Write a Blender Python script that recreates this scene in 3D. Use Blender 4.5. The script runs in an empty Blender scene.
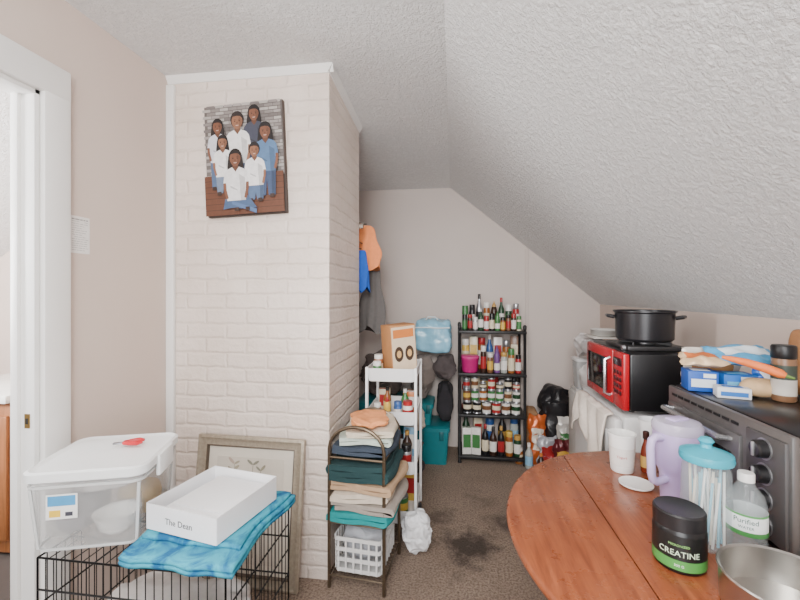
import bpy, bmesh, math, random
from mathutils import Vector, Matrix, noise
R=math.radians; PI=math.pi
random.seed(7)
SC=bpy.context.scene; C=SC.collection
TH=R(7.8); H=1.4; F=400.0; CT=math.cos(TH); ST=math.sin(TH)
def ray(px,py):
    r=(px-400)/F
    return Vector((r*CT-ST, r*ST+CT, -(py-293)/F))
def onZ(px,py,z):
    d=ray(px,py); return d*((z-H)/d.z)+Vector((0,0,H))
def onY(px,Y,py=293):
    d=ray(px,py); return d*(Y/d.y)+Vector((0,0,H))
# ---------------------------------------------------------------- materials
def lin(v):
    v=min(max(v,0),255)/255.0
    return v/12.92 if v<=.04045 else ((v+.055)/1.055)**2.4
MC={}
def base_mat(name):
    m=bpy.data.materials.new(name); m.use_nodes=True
    nt=m.node_tree; nt.nodes.clear()
    o=nt.nodes.new('ShaderNodeOutputMaterial'); p=nt.nodes.new('ShaderNodeBsdfPrincipled')
    nt.links.new(p.outputs[0],o.inputs[0])
    t=nt.nodes.new('ShaderNodeTexCoord')
    return m,nt,p,t
def rgb(col,k=1.0): return tuple(min(lin(x)*k,1) for x in col)+(1,)
def noise_node(nt,src,scale,detail=3,rough=.55):
    n=nt.nodes.new('ShaderNodeTexNoise'); n.inputs['Scale'].default_value=scale
    n.inputs['Detail'].default_value=detail; n.inputs['Roughness'].default_value=rough
    nt.links.new(src,n.inputs['Vector']); return n
def mix_node(nt,fac,a,b):
    x=nt.nodes.new('ShaderNodeMix'); x.data_type='RGBA'
    if fac is not None: nt.links.new(fac,x.inputs[0])
    for s,i in ((a,6),(b,7)):
        if isinstance(s,tuple): x.inputs[i].default_value=s
        else: nt.links.new(s,x.inputs[i])
    return x
def bump_node(nt,p,h,strength,dist):
    b=nt.nodes.new('ShaderNodeBump'); b.inputs['Strength'].default_value=strength; b.inputs['Distance'].default_value=dist
    nt.links.new(h,b.inputs['Height']); nt.links.new(b.outputs[0],p.inputs['Normal']); return b
def c(r,g,b,rough=.5,metal=0,var=.1,scale=25,bump=0,bs=150,alpha=1,emit=0):
    key=(r,g,b,rough,metal,var,scale,bump,bs,alpha,emit)
    if key in MC: return MC[key]
    m,nt,p,t=base_mat('surface_%d_%d_%d'%(r,g,b))
    n=noise_node(nt,t.outputs['Object'],scale)
    x=mix_node(nt,n.outputs[0],rgb((r,g,b),1-var),rgb((r,g,b),1+var))
    nt.links.new(x.outputs[2],p.inputs['Base Color'])
    p.inputs['Roughness'].default_value=rough; p.inputs['Metallic'].default_value=metal
    p.inputs['Alpha'].default_value=alpha
    if bump:
        n2=noise_node(nt,t.outputs['Object'],bs,2); bump_node(nt,p,n2.outputs[0],bump,.004)
    MC[key]=m; return m
def fab(r,g,b): return c(r,g,b,.95,0,.16,40,.8,260)
def wall_mat(name,col):
    m,nt,p,t=base_mat(name); n=noise_node(nt,t.outputs['Object'],2.2,4)
    x=mix_node(nt,n.outputs[0],rgb(col,.93),rgb(col,1.05)); nt.links.new(x.outputs[2],p.inputs['Base Color'])
    p.inputs['Roughness'].default_value=.75
    n2=noise_node(nt,t.outputs['Object'],90,3); bump_node(nt,p,n2.outputs[0],.12,.003); return m
def stucco_mat(name,col):
    m,nt,p,t=base_mat(name)
    n=noise_node(nt,t.outputs['Object'],38,6,.72); n.inputs['Distortion'].default_value=.4
    ramp=nt.nodes.new('ShaderNodeValToRGB'); ramp.color_ramp.elements[0].position=.42; ramp.color_ramp.elements[1].position=.66
    nt.links.new(n.outputs[0],ramp.inputs[0])
    v=nt.nodes.new('ShaderNodeTexVoronoi'); v.inputs['Scale'].default_value=75; nt.links.new(t.outputs['Object'],v.inputs['Vector'])
    n3=noise_node(nt,t.outputs['Object'],120,4,.6)
    ma=nt.nodes.new('ShaderNodeMath'); ma.operation='MULTIPLY_ADD'; ma.inputs[1].default_value=.8
    nt.links.new(n3.outputs[0],ma.inputs[0]); nt.links.new(ramp.outputs[0],ma.inputs[2])
    mb=nt.nodes.new('ShaderNodeMath'); mb.operation='MULTIPLY_ADD'; mb.inputs[1].default_value=-.6
    nt.links.new(v.outputs['Distance'],mb.inputs[0]); nt.links.new(ma.outputs[0],mb.inputs[2])
    x=mix_node(nt,ramp.outputs[0],rgb(col,.93),rgb(col,1.04)); nt.links.new(x.outputs[2],p.inputs['Base Color'])
    p.inputs['Roughness'].default_value=.9
    bump_node(nt,p,mb.outputs[0],.72,.0092); return m
def brick_mat(name,col):
    m,nt,p,t=base_mat(name)
    s=nt.nodes.new('ShaderNodeSeparateXYZ'); nt.links.new(t.outputs['Object'],s.inputs[0])
    a=nt.nodes.new('ShaderNodeMath'); a.operation='ADD'; nt.links.new(s.outputs[0],a.inputs[0]); nt.links.new(s.outputs[1],a.inputs[1])
    cb=nt.nodes.new('ShaderNodeCombineXYZ'); nt.links.new(a.outputs[0],cb.inputs[0]); nt.links.new(s.outputs[2],cb.inputs[1])
    nd=noise_node(nt,t.outputs['Object'],13,4)
    sc=nt.nodes.new('ShaderNodeVectorMath'); sc.operation='SCALE'; sc.inputs['Scale'].default_value=.028; nt.links.new(nd.outputs[1],sc.inputs[0])
    av=nt.nodes.new('ShaderNodeVectorMath'); av.operation='ADD'; nt.links.new(cb.outputs[0],av.inputs[0]); nt.links.new(sc.outputs[0],av.inputs[1])
    br=nt.nodes.new('ShaderNodeTexBrick'); nt.links.new(av.outputs[0],br.inputs['Vector'])
    br.inputs['Scale'].default_value=1; br.inputs['Brick Width'].default_value=.215; br.inputs['Row Height'].default_value=.074
    br.inputs['Mortar Size'].default_value=.012; br.inputs['Mortar Smooth'].default_value=1
    br.inputs['Color1'].default_value=rgb(col,1.0); br.inputs['Color2'].default_value=rgb(col,.97); br.inputs['Mortar'].default_value=rgb(col,.97)
    nc=noise_node(nt,t.outputs['Object'],3.5,4)
    xm=nt.nodes.new('ShaderNodeMix'); xm.data_type='RGBA'; xm.blend_type='MULTIPLY'; xm.inputs[0].default_value=1
    rp=nt.nodes.new('ShaderNodeValToRGB'); rp.color_ramp.elements[0].color=(.9,.88,.86,1); rp.color_ramp.elements[1].color=(1,1,1,1); rp.color_ramp.elements[0].position=.3; rp.color_ramp.elements[1].position=.6
    nt.links.new(nc.outputs[0],rp.inputs[0]); nt.links.new(br.outputs['Color'],xm.inputs[6]); nt.links.new(rp.outputs[0],xm.inputs[7])
    nt.links.new(xm.outputs[2],p.inputs['Base Color']); p.inputs['Roughness'].default_value=.5
    n2=noise_node(nt,t.outputs['Object'],26,6,.62)
    ma=nt.nodes.new('ShaderNodeMath'); ma.operation='MULTIPLY_ADD'; ma.inputs[1].default_value=1.7
    inv=nt.nodes.new('ShaderNodeMath'); inv.operation='SUBTRACT'; inv.inputs[0].default_value=1; nt.links.new(br.outputs['Fac'],inv.inputs[1])
    nt.links.new(n2.outputs[0],ma.inputs[0]); nt.links.new(inv.outputs[0],ma.inputs[2])
    bump_node(nt,p,ma.outputs[0],.6,.0085); return m
def carpet_mat(name):
    m,nt,p,t=base_mat(name)
    n=noise_node(nt,t.outputs['Object'],4,6,.65); n2=noise_node(nt,t.outputs['Object'],95,4,.7)
    x=mix_node(nt,n.outputs[0],rgb((126,107,93)),rgb((174,154,137)))
    rp=nt.nodes.new('ShaderNodeValToRGB'); rp.color_ramp.elements[0].position=.34; rp.color_ramp.elements[1].position=.58
    nt.links.new(n2.outputs[0],rp.inputs[0])
    x2=mix_node(nt,rp.outputs[0],rgb((94,79,68)),x.outputs[2])
    n4=noise_node(nt,t.outputs['Object'],9,6,.7)
    sc=nt.nodes.new('ShaderNodeVectorMath'); sc.operation='SCALE'; sc.inputs['Scale'].default_value=.45; nt.links.new(n4.outputs[1],sc.inputs[0])
    av=nt.nodes.new('ShaderNodeVectorMath'); av.operation='ADD'; nt.links.new(t.outputs['Object'],av.inputs[0]); nt.links.new(sc.outputs[0],av.inputs[1])
    col=x2.outputs[2]
    for px_,py_,r0,r1,k in ((468,546,.07,.2,.85),(508,523,.04,.16,.7),(440,516,.03,.12,.55),(480,500,.0,.12,.4),(455,575,.0,.1,.4)):
        d=nt.nodes.new('ShaderNodeVectorMath'); d.operation='DISTANCE'; nt.links.new(av.outputs[0],d.inputs[0]); q=onZ(px_,py_,0); d.inputs[1].default_value=(q.x+.225,q.y+.225,.225)
        mr=nt.nodes.new('ShaderNodeMapRange'); mr.inputs[1].default_value=r0; mr.inputs[2].default_value=r1; mr.inputs[3].default_value=k; mr.inputs[4].default_value=0
        nt.links.new(d.outputs['Value'],mr.inputs[0])
        x3=mix_node(nt,mr.outputs[0],col,rgb((46,39,35))); col=x3.outputs[2]
    nt.links.new(col,p.inputs['Base Color']); p.inputs['Roughness'].default_value=1
    bump_node(nt,p,n2.outputs[0],.8,.007); return m
def wood_mat(name,c1,c2,rough,axis='Y'):
    m,nt,p,t=base_mat(name)
    mp=nt.nodes.new('ShaderNodeMapping'); nt.links.new(t.outputs['Object'],mp.inputs[0])
    mp.inputs['Scale'].default_value={'Y':(22,1.6,22),'X':(1.6,22,22),'Z':(22,22,1.6)}[axis]
    n=noise_node(nt,mp.outputs[0],2.2,6,.65); n.inputs['Distortion'].default_value=.6
    ramp=nt.nodes.new('ShaderNodeValToRGB'); e=ramp.color_ramp.elements; e[0].position=.3; e[1].position=.7
    e[0].color=rgb(c1); e[1].color=rgb(c2); nt.links.new(n.outputs[0],ramp.inputs[0])
    n2=noise_node(nt,t.outputs['Object'],9,6,.7)
    r2=nt.nodes.new('ShaderNodeMapRange'); r2.inputs[1].default_value=.35; r2.inputs[2].default_value=.7; r2.inputs[3].default_value=max(rough-.08,.05); r2.inputs[4].default_value=rough+.18
    nt.links.new(n2.outputs[0],r2.inputs[0]); nt.links.new(r2.outputs[0],p.inputs['Roughness'])
    nt.links.new(ramp.outputs[0],p.inputs['Base Color']); return m
# ---------------------------------------------------------------- mesh builder
class MB:
    def __init__(s): s.v=[]; s.f=[]; s.fm=[]; s.mats=[]
    def mi(s,m):
        if m not in s.mats: s.mats.append(m)
        return s.mats.index(m)
    def add(s,vs,fs,m,M=None):
        o=len(s.v); k=s.mi(m)
        for v in vs:
            v=Vector(v); s.v.append(M@v if M else v)
        for f in fs: s.f.append([i+o for i in f]); s.fm.append(k)
        return s
    def bm_in(s,bm,m,M=None):
        bm.verts.ensure_lookup_table(); bm.verts.index_update()
        s.add([v.co.copy() for v in bm.verts],[[v.index for v in f.verts] for f in bm.faces],m,M); bm.free(); return s
    def box(s,ce,size,m,bev=0,rz=0,M=None,seg=2):
        bm=bmesh.new(); bmesh.ops.create_cube(bm,size=1)
        for v in bm.verts: v.co=Vector((v.co.x*size[0],v.co.y*size[1],v.co.z*size[2]))
        if bev: bmesh.ops.bevel(bm,geom=list(bm.edges),offset=bev,segments=seg,affect='EDGES',profile=.5)
        T=Matrix.Translation(ce)@Matrix.Rotation(rz,4,'Z')
        return s.bm_in(bm,m,(M@T) if M else T)
    def lathe(s,prof,m,ce=(0,0,0),seg=20,M=None):
        vs=[];rows=[]
        for r,z in prof:
            if r<1e-6: rows.append([len(vs)]); vs.append((0,0,z))
            else:
                rows.append(list(range(len(vs),len(vs)+seg)))
                for i in range(seg):
                    a=2*PI*i/seg; vs.append((r*math.cos(a),r*math.sin(a),z))
        fs=[]
        for A,B in zip(rows,rows[1:]):
            for i in range(seg):
                j=(i+1)%seg
                if len(A)==1 and len(B)==1: continue
                if len(A)==1: fs.append([A[0],B[j],B[i]])
                elif len(B)==1: fs.append([A[i],A[j],B[0]])
                else: fs.append([A[i],A[j],B[j],B[i]])
        T=Matrix.Translation(ce); return s.add(vs,fs,m,(M@T) if M else T)
    def loft(s,loops,m,cap0=True,cap1=True,M=None):
        n=len(loops[0]); vs=[p for L in loops for p in L]; fs=[]
        for k in range(len(loops)-1):
            for i in range(n):
                j=(i+1)%n; fs.append([k*n+i,k*n+j,(k+1)*n+j,(k+1)*n+i])
        if cap0: fs.append(list(range(n))[::-1])
        if cap1: fs.append([(len(loops)-1)*n+i for i in range(n)])
        return s.add(vs,fs,m,M)
    def tube(s,pts,r,m,seg=8,M=None,closed=False):
        pts=[Vector(p) for p in pts]; n=len(pts); loops=[]; up=None
        for i,p in enumerate(pts):
            if closed: t=(pts[(i+1)%n]-pts[i-1])
            else: t=(pts[min(i+1,n-1)]-pts[max(i-1,0)])
            t.normalize()
            if up is None:
                up=Vector((0,0,1)) if abs(t.z)<.9 else Vector((1,0,0))
            a=t.cross(up).normalized(); b=a.cross(t).normalized(); up=b
            rr=r[i] if isinstance(r,(list,tuple)) else r
            loops.append([p+a*rr*math.cos(2*PI*k/seg)+b*rr*math.sin(2*PI*k/seg) for k in range(seg)])
        if closed: loops.append(loops[0]); return s.loft(loops,m,False,False,M)
        return s.loft(loops,m,True,True,M)
    def sup(s,ce,size,m,p=4,cuts=7,amp=0,freq=6,seed=0,M=None,rz=0):
        bm=bmesh.new(); bmesh.ops.create_cube(bm,size=2)
        bmesh.ops.subdivide_edges(bm,edges=list(bm.edges),cuts=cuts,use_grid_fill=True)
        for v in bm.verts:
            q=v.co; L=(abs(q.x)**p+abs(q.y)**p+abs(q.z)**p)**(1/p); q=q/L
            w=Vector((q.x*size[0]/2,q.y*size[1]/2,q.z*size[2]/2))
            if amp:
                nv=noise.noise_vector(w*freq+Vector((seed*3.7,seed*1.3,seed)))
                nv2=noise.noise_vector(w*freq*2.7+Vector((seed*1.7,seed*2.3,seed)))
                w=w+Vector((nv.x,nv.y,nv.z))*amp+Vector((nv2.x,nv2.y,nv2.z))*amp*.4
            v.co=w
        if amp:
            zs=[v.co.z for v in bm.verts]; zmin=min(zs); k=size[2]/(max(zs)-zmin)
            for v in bm.verts: v.co.z=(v.co.z-zmin)*k-size[2]/2
        T=Matrix.Translation(ce)@Matrix.Rotation(rz,4,'Z')
        return s.bm_in(bm,m,(M@T) if M else T)
    def grid(s,nx,ny,fn,m,M=None):
        vs=[fn(i/nx,j/ny) for j in range(ny+1) for i in range(nx+1)]
        fs=[[j*(nx+1)+i,j*(nx+1)+i+1,(j+1)*(nx+1)+i+1,(j+1)*(nx+1)+i] for j in range(ny) for i in range(nx)]
        return s.add(vs,fs,m,M)
    def poly(s,pts,m,M=None): return s.add(pts,[list(range(len(pts)))],m,M)
    def obj(s,name,parent=None,loc=(0,0,0),rz=0,solid=0,angle=38):
        me=bpy.data.meshes.new(name); me.from_pydata([tuple(v) for v in s.v],[],s.f)
        for m in s.mats: me.materials.append(m)
        me.polygons.foreach_set('material_index',s.fm); me.polygons.foreach_set('use_smooth',[True]*len(s.f))
        bm=bmesh.new(); bm.from_mesh(me); bmesh.ops.recalc_face_normals(bm,faces=list(bm.faces)); bm.to_mesh(me); bm.free()
        me.update(); me.set_sharp_from_angle(angle=R(angle))
        o=bpy.data.objects.new(name,me); C.objects.link(o); o.location=loc; o.rotation_euler=(0,0,rz)
        if parent: o.parent=parent
        if solid:
            k=o.modifiers.new('thickness','SOLIDIFY'); k.thickness=solid; k.offset=0
        return o
def tag(o,label,cat,group=None):
    o['label']=label; o['category']=cat
    if group: o['group']=group
    return o
def thing(name,label,cat,loc=(0,0,0),rz=0,group=None,rot=None):
    o=bpy.data.objects.new(name,None); C.objects.link(o); o.location=loc; o.rotation_euler=rot or (0,0,rz); o.empty_display_size=.05
    return tag(o,label,cat,group)
def struct(mb,name,**k):
    o=mb.obj(name,**k); o['kind']='structure'; return o
def rr(w,d,r,z,n=5,cx=0,cy=0):
    L=[]
    for sx,sy,a0 in ((1,1,0),(-1,1,90),(-1,-1,180),(1,-1,270)):
        for i in range(n+1):
            a=R(a0+90*i/n); L.append((cx+sx*(w/2-r)+r*math.cos(a),cy+sy*(d/2-r)+r*math.sin(a),z))
    return L
def tray(mb,w,d,h,t,r,m,z=0,taper=0):
    mb.loft([rr(w-taper,d-taper,r,z),rr(w,d,r,z+h),rr(w-2*t,d-2*t,max(r-t,.002),z+h),rr(w-taper-2*t,d-taper-2*t,max(r-t,.002),z+t)],m); return mb
def text(body,size,m,M,parent,name='lettering',bend=None,sx=1.0):
    cu=bpy.data.curves.new('lettering','FONT'); cu.body=body; cu.size=size; cu.align_x='CENTER'; cu.align_y='CENTER'; cu.extrude=.0002; cu.resolution_u=3
    o=bpy.data.objects.new('tmp',cu); C.objects.link(o); bpy.context.view_layer.update()
    me=bpy.data.meshes.new_from_object(o.evaluated_get(bpy.context.evaluated_depsgraph_get()))
    bpy.data.objects.remove(o); bpy.data.curves.remove(cu)
    for v in me.vertices:
        x,y,z=v.co; x*=sx
        if bend: a=x/bend; q=Vector(((bend+z)*math.sin(a),-(bend+z)*math.cos(a),y))
        else: q=Vector((x,-z,y))
        v.co=M@q
    me.materials.clear(); me.materials.append(m)
    ob=bpy.data.objects.new(name,me); C.objects.link(ob)
    if parent: ob.parent=parent
    return ob
Tr=Matrix.Translation
def RZ(a): return Matrix.Rotation(a,4,'Z')
# ================================================================= SETTING
WL=wall_mat('painted_wall',(211,193,182)); WB=wall_mat('back_wall_paint',(203,191,184))
ST_=stucco_mat('stucco_ceiling',(240,239,238)); BR=brick_mat('painted_brick',(236,221,210)); CP=carpet_mat('worn_carpet')
TR=c(238,236,233,.4,0,.03,6)
XL=-1.465; YB=3.68; XK=1.25; ZK=1.30; XF=-.04; Y0=-1.3; CX=-.607; CY=1.885; CY2=2.5
def zc(y): return 2.51 if y<1.9 else 2.51-(y-1.9)*.15/1.78
m=MB(); m.box(((XL+XK)/2,(Y0+YB)/2,-.05),(XK-XL+.3,YB-Y0+.3,.1),CP); struct(m,'floor')
m=MB(); m.box((-2.9,1.5,-.05),(2.5,3.6,.1),c(70,62,58,.9)); struct(m,'floor_hall')
ys=[Y0,0,1,1.9,2.5,3.1,YB+.1]
m=MB(); m.grid(4,len(ys)-1,lambda u,v:(XL-.02+(XF-XL+.02)*u,ys[round(v*(len(ys)-1))],zc(ys[round(v*(len(ys)-1))])),ST_); struct(m,'ceiling',solid=0)
m=MB(); m.grid(4,len(ys)-1,lambda u,v:(XF+(XK+.02-XF)*u,ys[round(v*(len(ys)-1))],zc(ys[round(v*(len(ys)-1))])+(ZK-.016-zc(ys[round(v*(len(ys)-1))]))*u),ST_); struct(m,'ceiling_slope')
m=MB(); zb=zc(YB)+.03
m.loft([[(XL-.1,YB,0),(XK+.1,YB,0),(XK+.1,YB,ZK-.02),(XF,YB,zb),(XL-.1,YB,zb)],[(XL-.1,YB+.1,0),(XK+.1,YB+.1,0),(XK+.1,YB+.1,ZK-.02),(XF,YB+.1,zb),(XL-.1,YB+.1,zb)]],WB); struct(m,'wall_back')
m=MB(); m.box((XK+.05,(Y0+YB)/2,ZK/2),(.1,YB-Y0,ZK),WL); struct(m,'wall_right')
DY0,DY1,DZ=.42,1.235,2.12
m=MB(); t=.085
m.box((XL-t/2,(DY1+YB)/2,1.27),(t,YB-DY1,2.54),WL); m.box((XL-t/2,(Y0+DY0)/2,1.27),(t,DY0-Y0,2.54),WL); m.box((XL-t/2,(DY0+DY1)/2,(DZ+2.54)/2),(t,DY1-DY0,2.54-DZ),WL)
struct(m,'wall_left')
m=MB()
m.box((XL+.012,DY1+.05,DZ/2+.05),(.024,.10,DZ+.1),TR,.006); struct(m,'trim_1')
m=MB(); m.box((XL+.012,DY0-.055,DZ/2+.05),(.024,.11,DZ+.1),TR,.006); struct(m,'trim_2')
m=MB(); m.box((XL+.0125,(DY0+DY1)/2,DZ+.055),(.025,DY1-DY0+.2,.115),TR,.006); struct(m,'trim_3')
m=MB(); m.box((XL-t/2,DY1-.01,DZ/2),(t+.01,.02,DZ),TR,.003); m.box((XL-t*.75,DY1-.026,DZ/2),(.03,.014,DZ),TR,.003)
m.box((XL-t/2,DY0+.01,DZ/2),(t+.01,.02,DZ),TR,.003); m.box((XL-t/2,(DY0+DY1)/2,DZ-.01),(t+.01,DY1-DY0,.02),TR,.003); jb=struct(m,'trim_4')
m=MB(); m.box((XL-.022,DY1-.0215,.95),(.02,.003,.05),c(150,120,70,.35,.9)); m.box((XL-.022,DY1-.023,.95),(.010,.002,.02),c(30,26,20)); m.obj('strike_plate',jb)
# neighbouring room
m=MB(); m.box((-2.9,2.75,1.3),(2.6,.1,2.6),WL); struct(m,'wall_hall')
m=MB(); m.box((-4.05,1.2,1.3),(.1,3.2,2.6),WL); struct(m,'wall_hall_far')
m=MB(); m.poly([(-4.1,-.4,1.35),(-4.1,2.75,1.35),(-2.2,2.75,2.5),(-2.2,-.4,2.5)],ST_); m.poly([(-2.2,-.4,2.5),(-2.2,2.75,2.5),(-1.57,2.75,2.5),(-1.57,-.4,2.5)],ST_); struct(m,'ceiling_hall')
v=thing('vanity_cabinet','wooden vanity cabinet with white top glimpsed through the doorway','cabinet',(-2.62,2.05,0))
wd=wood_mat('vanity_oak',(120,72,38),(158,100,58),.45,'Z')
m=MB(); m.box((0,.02,.42),(.6,.5,.8),wd,.004); m.obj('body',v)
m=MB(); m.box((0,0,.845),(.64,.56,.045),c(225,222,216,.25),.01); m.obj('countertop',v)
for sx in (-1,1):
    m=MB(); m.box((sx*.148,-.24,.42),(.27,.018,.66),wd,.005); m.box((sx*.148,-.251,.42),(.17,.01,.54),wd,.004); dd=m.obj('door',v)
    m=MB(); m.lathe([(0,0),(.008,0),(.008,.015),(.016,.02),(.013,.03),(0,.032)],c(170,140,80,.3,.9),M=Tr((sx*.04,-.25,.55))@Matrix.Rotation(PI/2,4,'X')); m.obj('knob',dd)
# chimney
m=MB()
m.loft([[(XL-.05,CY,0),(CX,CY,0),(CX,CY2,0),(XL-.05,CY2,0)],[(XL-.05,CY,2.6),(CX,CY,2.6),(CX,CY2,2.6),(XL-.05,CY2,2.6)]],BR); struct(m,'wall_chimney')
def crown(p,q,nrm,name):
    p,q,nrm=Vector(p),Vector(q),Vector(nrm); dz=Vector((0,0,1)); m=MB()
    pr=[(0,0),(0,-.036),(.006,-.036),(.009,-.026),(.02,-.01),(.024,0)]
    m.loft([[e+nrm*a+dz*b for a,b in pr] for e in (p,q)],TR); struct(m,name)
crown((XL,CY,2.51),(CX+.024,CY,2.51),(0,-1,0),'trim_5'); crown((CX,CY-.024,2.51),(CX,CY2,zc(CY2)),(1,0,0),'trim_6')
m=MB(); m.box((XL+.022,CY-.012,1.235),(.044,.024,2.46),TR,.006); struct(m,'trim_7')
q=onY(527,YB-.005); m=MB(); m.box((q.x,YB-.005,.9),(.03,.01,1.78),wall_mat('batten_paint',(197,185,178)),.002); struct(m,'trim_8')
# ================================================================= WALL ITEMS
def hex2(cx,cy,w,h,n=14,a0=0): return [(cx+w*math.cos(2*PI*i/n+a0),cy+h*math.sin(2*PI*i/n+a0)) for i in range(n)]
q=onY(244.5,1.855,159)
pic=thing('canvas_portrait','square-edged canvas portrait of a family of seven hung on the brick chimney','picture',(q.x,CY-.0005,q.z),rot=(0,R(-2.4),0))
PW,PH=.415,.555
m=MB(); m.box((0,-.014,0),(PW,.028,PH),c(70,58,52,.7),.003); m.obj('canvas',pic)
m=MB(); lay=[0]
def P2(pts,mt):
    lay[0]+=1; y=-.0284-.00009*lay[0]
    m.poly([(x*PW-PW/2,y,z*PH-PH/2) for x,z in pts],mt)
def mt(r,g,b): return c(r,g,b,.65,0,.22,45)
P2([(0.005,.34),(.995,.34),(.995,.995),(.005,.995)],mt(108,100,97))
for k in range(22):
    for j in range(9):
        x0=.006+j*.112+(.055 if k%2 else 0); z0=.35+k*.0292
        x1=min(x0+.105,.99)
        if x1>x0: P2([(x0,z0),(x1,z0),(x1,min(z0+.024,.99)),(x0,min(z0+.024,.99))],mt(*random.choice([(158,150,146),(138,130,126),(174,168,162),(118,110,107)])))
P2([(0.005,.005),(.995,.005),(.995,.36),(.005,.36)],mt(98,60,42))
for j in range(6): P2([(.005,.05+j*.052),(.995,.055+j*.052),(.995,.059+j*.052),(.005,.054+j*.052)],mt(60,36,26))
def dk(cl,k): return tuple(int(x*k) for x in cl)
def person(u,vh,s,shirt,pants,skin,hair,foot,long=False,sit=0,arm=.0):
    hr=.056*s; hw=hr*PH/PW*.80
    P2(hex2(u,vh+hr*.25,hw*1.15,hr*1.1),mt(*hair))
    if long: P2([(u-hw*1.15,vh+hr*.4),(u+hw*1.15,vh+hr*.4),(u+hw*1.4,vh-hr*1.0),(u+hw*1.25,vh-hr*2.1),(u-hw*1.25,vh-hr*2.1),(u-hw*1.4,vh-hr*1.0)],mt(*hair))
    sh=vh-hr*1.45; hip=sh-.22*s; sw=hw*1.95
    if sit:
        P2([(u-sw,hip+.02),(u+sw,hip+.04),(u+sw+sit,hip-.07*s),(u+sw*.9+sit,foot),(u+sit*.3,foot),(u+sit*.2,hip-.05*s),(u-sw*.7+sit*.2,foot+.01),(u-sw*1.2,foot)],mt(*pants))
        P2([(u-sw*.4,hip),(u+sw*.9+sit,hip-.07*s),(u+sw*.85+sit,hip-.1*s),(u-sw*.4,hip-.03)],mt(*dk(pants,1.18)))
    else:
        P2([(u-sw*.85,hip+.02),(u+sw*.85,hip+.02),(u+sw*.75,foot),(u+sw*.12,foot),(u,hip-.06),(u-sw*.12,foot),(u-sw*.75,foot)],mt(*pants))
        P2([(u+sw*.45,hip),(u+sw*.8,hip),(u+sw*.72,foot),(u+sw*.42,foot)],mt(*dk(pants,.8)))
    P2([(u-hw*.45,vh-hr*.6),(u+hw*.45,vh-hr*.6),(u+hw*.5,sh-.015),(u-hw*.5,sh-.015)],mt(*dk(skin,.8)))
    P2([(u-sw*.3,sh+.022*s),(u,sh-.012*s),(u+sw*.3,sh+.022*s),(u+sw*.75,sh+.006),(u+sw*.98,sh-.02*s),(u+sw*1.14,sh-.095*s),(u+sw*.86,sh-.10*s),(u+sw*.82,hip),(u-sw*.82,hip),(u-sw*.86,sh-.10*s),(u-sw*1.14,sh-.095*s),(u-sw*.98,sh-.02*s),(u-sw*.75,sh+.006)],mt(*shirt))
    P2([(u+sw*.3,sh-.03*s),(u+sw*.8,sh-.06*s),(u+sw*.8,hip),(u+sw*.38,hip)],mt(*dk(shirt,.84)))
    P2([(u-sw*.5,sh-.11*s),(u+sw*.1,sh-.14*s),(u+sw*.1,sh-.15*s),(u-sw*.5,sh-.125*s)],mt(*dk(shirt,.8)))
    for d in (-1,1):
        P2([(u+d*sw*1.12,sh-.09*s),(u+d*sw*1.12,sh-.13*s),(u+d*sw*(.9-arm),sh-.21*s),(u+d*sw*(.68-arm),sh-.2*s),(u+d*sw*.88,sh-.13*s),(u+d*sw*.88,sh-.09*s)],mt(*skin))
    P2([(u+hw*.93*math.cos(a)*(1-.14*max(0,-math.sin(a))),vh+hr*math.sin(a)) for a in [2*PI*i/18 for i in range(18)]],mt(*skin))
    P2([(u+hw*.3,vh+hr*.7),(u+hw*.88,vh+hr*.2),(u+hw*.7,vh-hr*.5),(u+hw*.35,vh-hr*.85)],mt(*dk(skin,.86)))
    P2([(u-hw*.97,vh+hr*.3),(u-hw*.7,vh+hr*.62),(u-hw*.1,vh+hr*.7),(u+hw*.5,vh+hr*.64),(u+hw*.97,vh+hr*.28),(u+hw*.85,vh+hr*.9),(u,vh+hr*1.25),(u-hw*.85,vh+hr*.9)],mt(*hair))
    for d in (-1,1):
        P2(hex2(u+d*hw*.38,vh+hr*.05,hw*.12,hr*.07,6),mt(25,18,15))
        P2([(u+d*hw*.2,vh+hr*.2),(u+d*hw*.55,vh+hr*.22),(u+d*hw*.55,vh+hr*.26),(u+d*hw*.2,vh+hr*.25)],mt(*dk(skin,.5)))
    P2([(u-hw*.1,vh-hr*.1),(u+hw*.1,vh-hr*.1),(u+hw*.17,vh-hr*.28),(u-hw*.17,vh-hr*.28)],mt(*dk(skin,.8)))
    P2([(u-hw*.3,vh-hr*.48),(u+hw*.3,vh-hr*.48),(u+hw*.16,vh-hr*.58),(u-hw*.16,vh-hr*.58)],mt(200,170,160))
    for d in (-.5,.45):
        P2([(u+d*sw+sit*.6-.03,foot-.02),(u+d*sw+sit*.6+.03,foot-.02),(u+d*sw+sit*.6+.025,foot+.012),(u+d*sw+sit*.6-.025,foot+.012)],mt(60,42,34))
SK=(118,76,56); SK2=(138,94,70); HB=(28,22,22)
person(.66,.88,1.1,(62,64,78),(50,60,84),SK,HB,.3,True)
person(.45,.825,1.24,(228,226,224),(70,86,116),SK2,(40,30,28),.24)
person(.20,.79,1.04,(206,206,214),(80,100,132),SK,HB,.25,True)
person(.26,.645,1.0,(230,228,227),(110,124,146),SK2,HB,.2,True)
person(.80,.71,1.16,(84,114,150),(62,78,108),SK,HB,.15,True)
person(.66,.55,1.02,(231,229,229),(84,106,138),SK2,HB,.12)
person(.42,.49,1.22,(224,222,222),(70,92,126),SK,(30,22,20),.05,True,sit=.12)
m.obj('printed_photo',pic)
nt_=thing('wall_notice','small printed paper notice pinned to the left wall','notice',(XL+.0012,1.39,1.4+58/400*1.575))
m=MB(); m.box((0,0,0),(.0016,.085,.145),c(232,228,224,.8),0); m.obj('paper',nt_)
m=MB()
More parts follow.
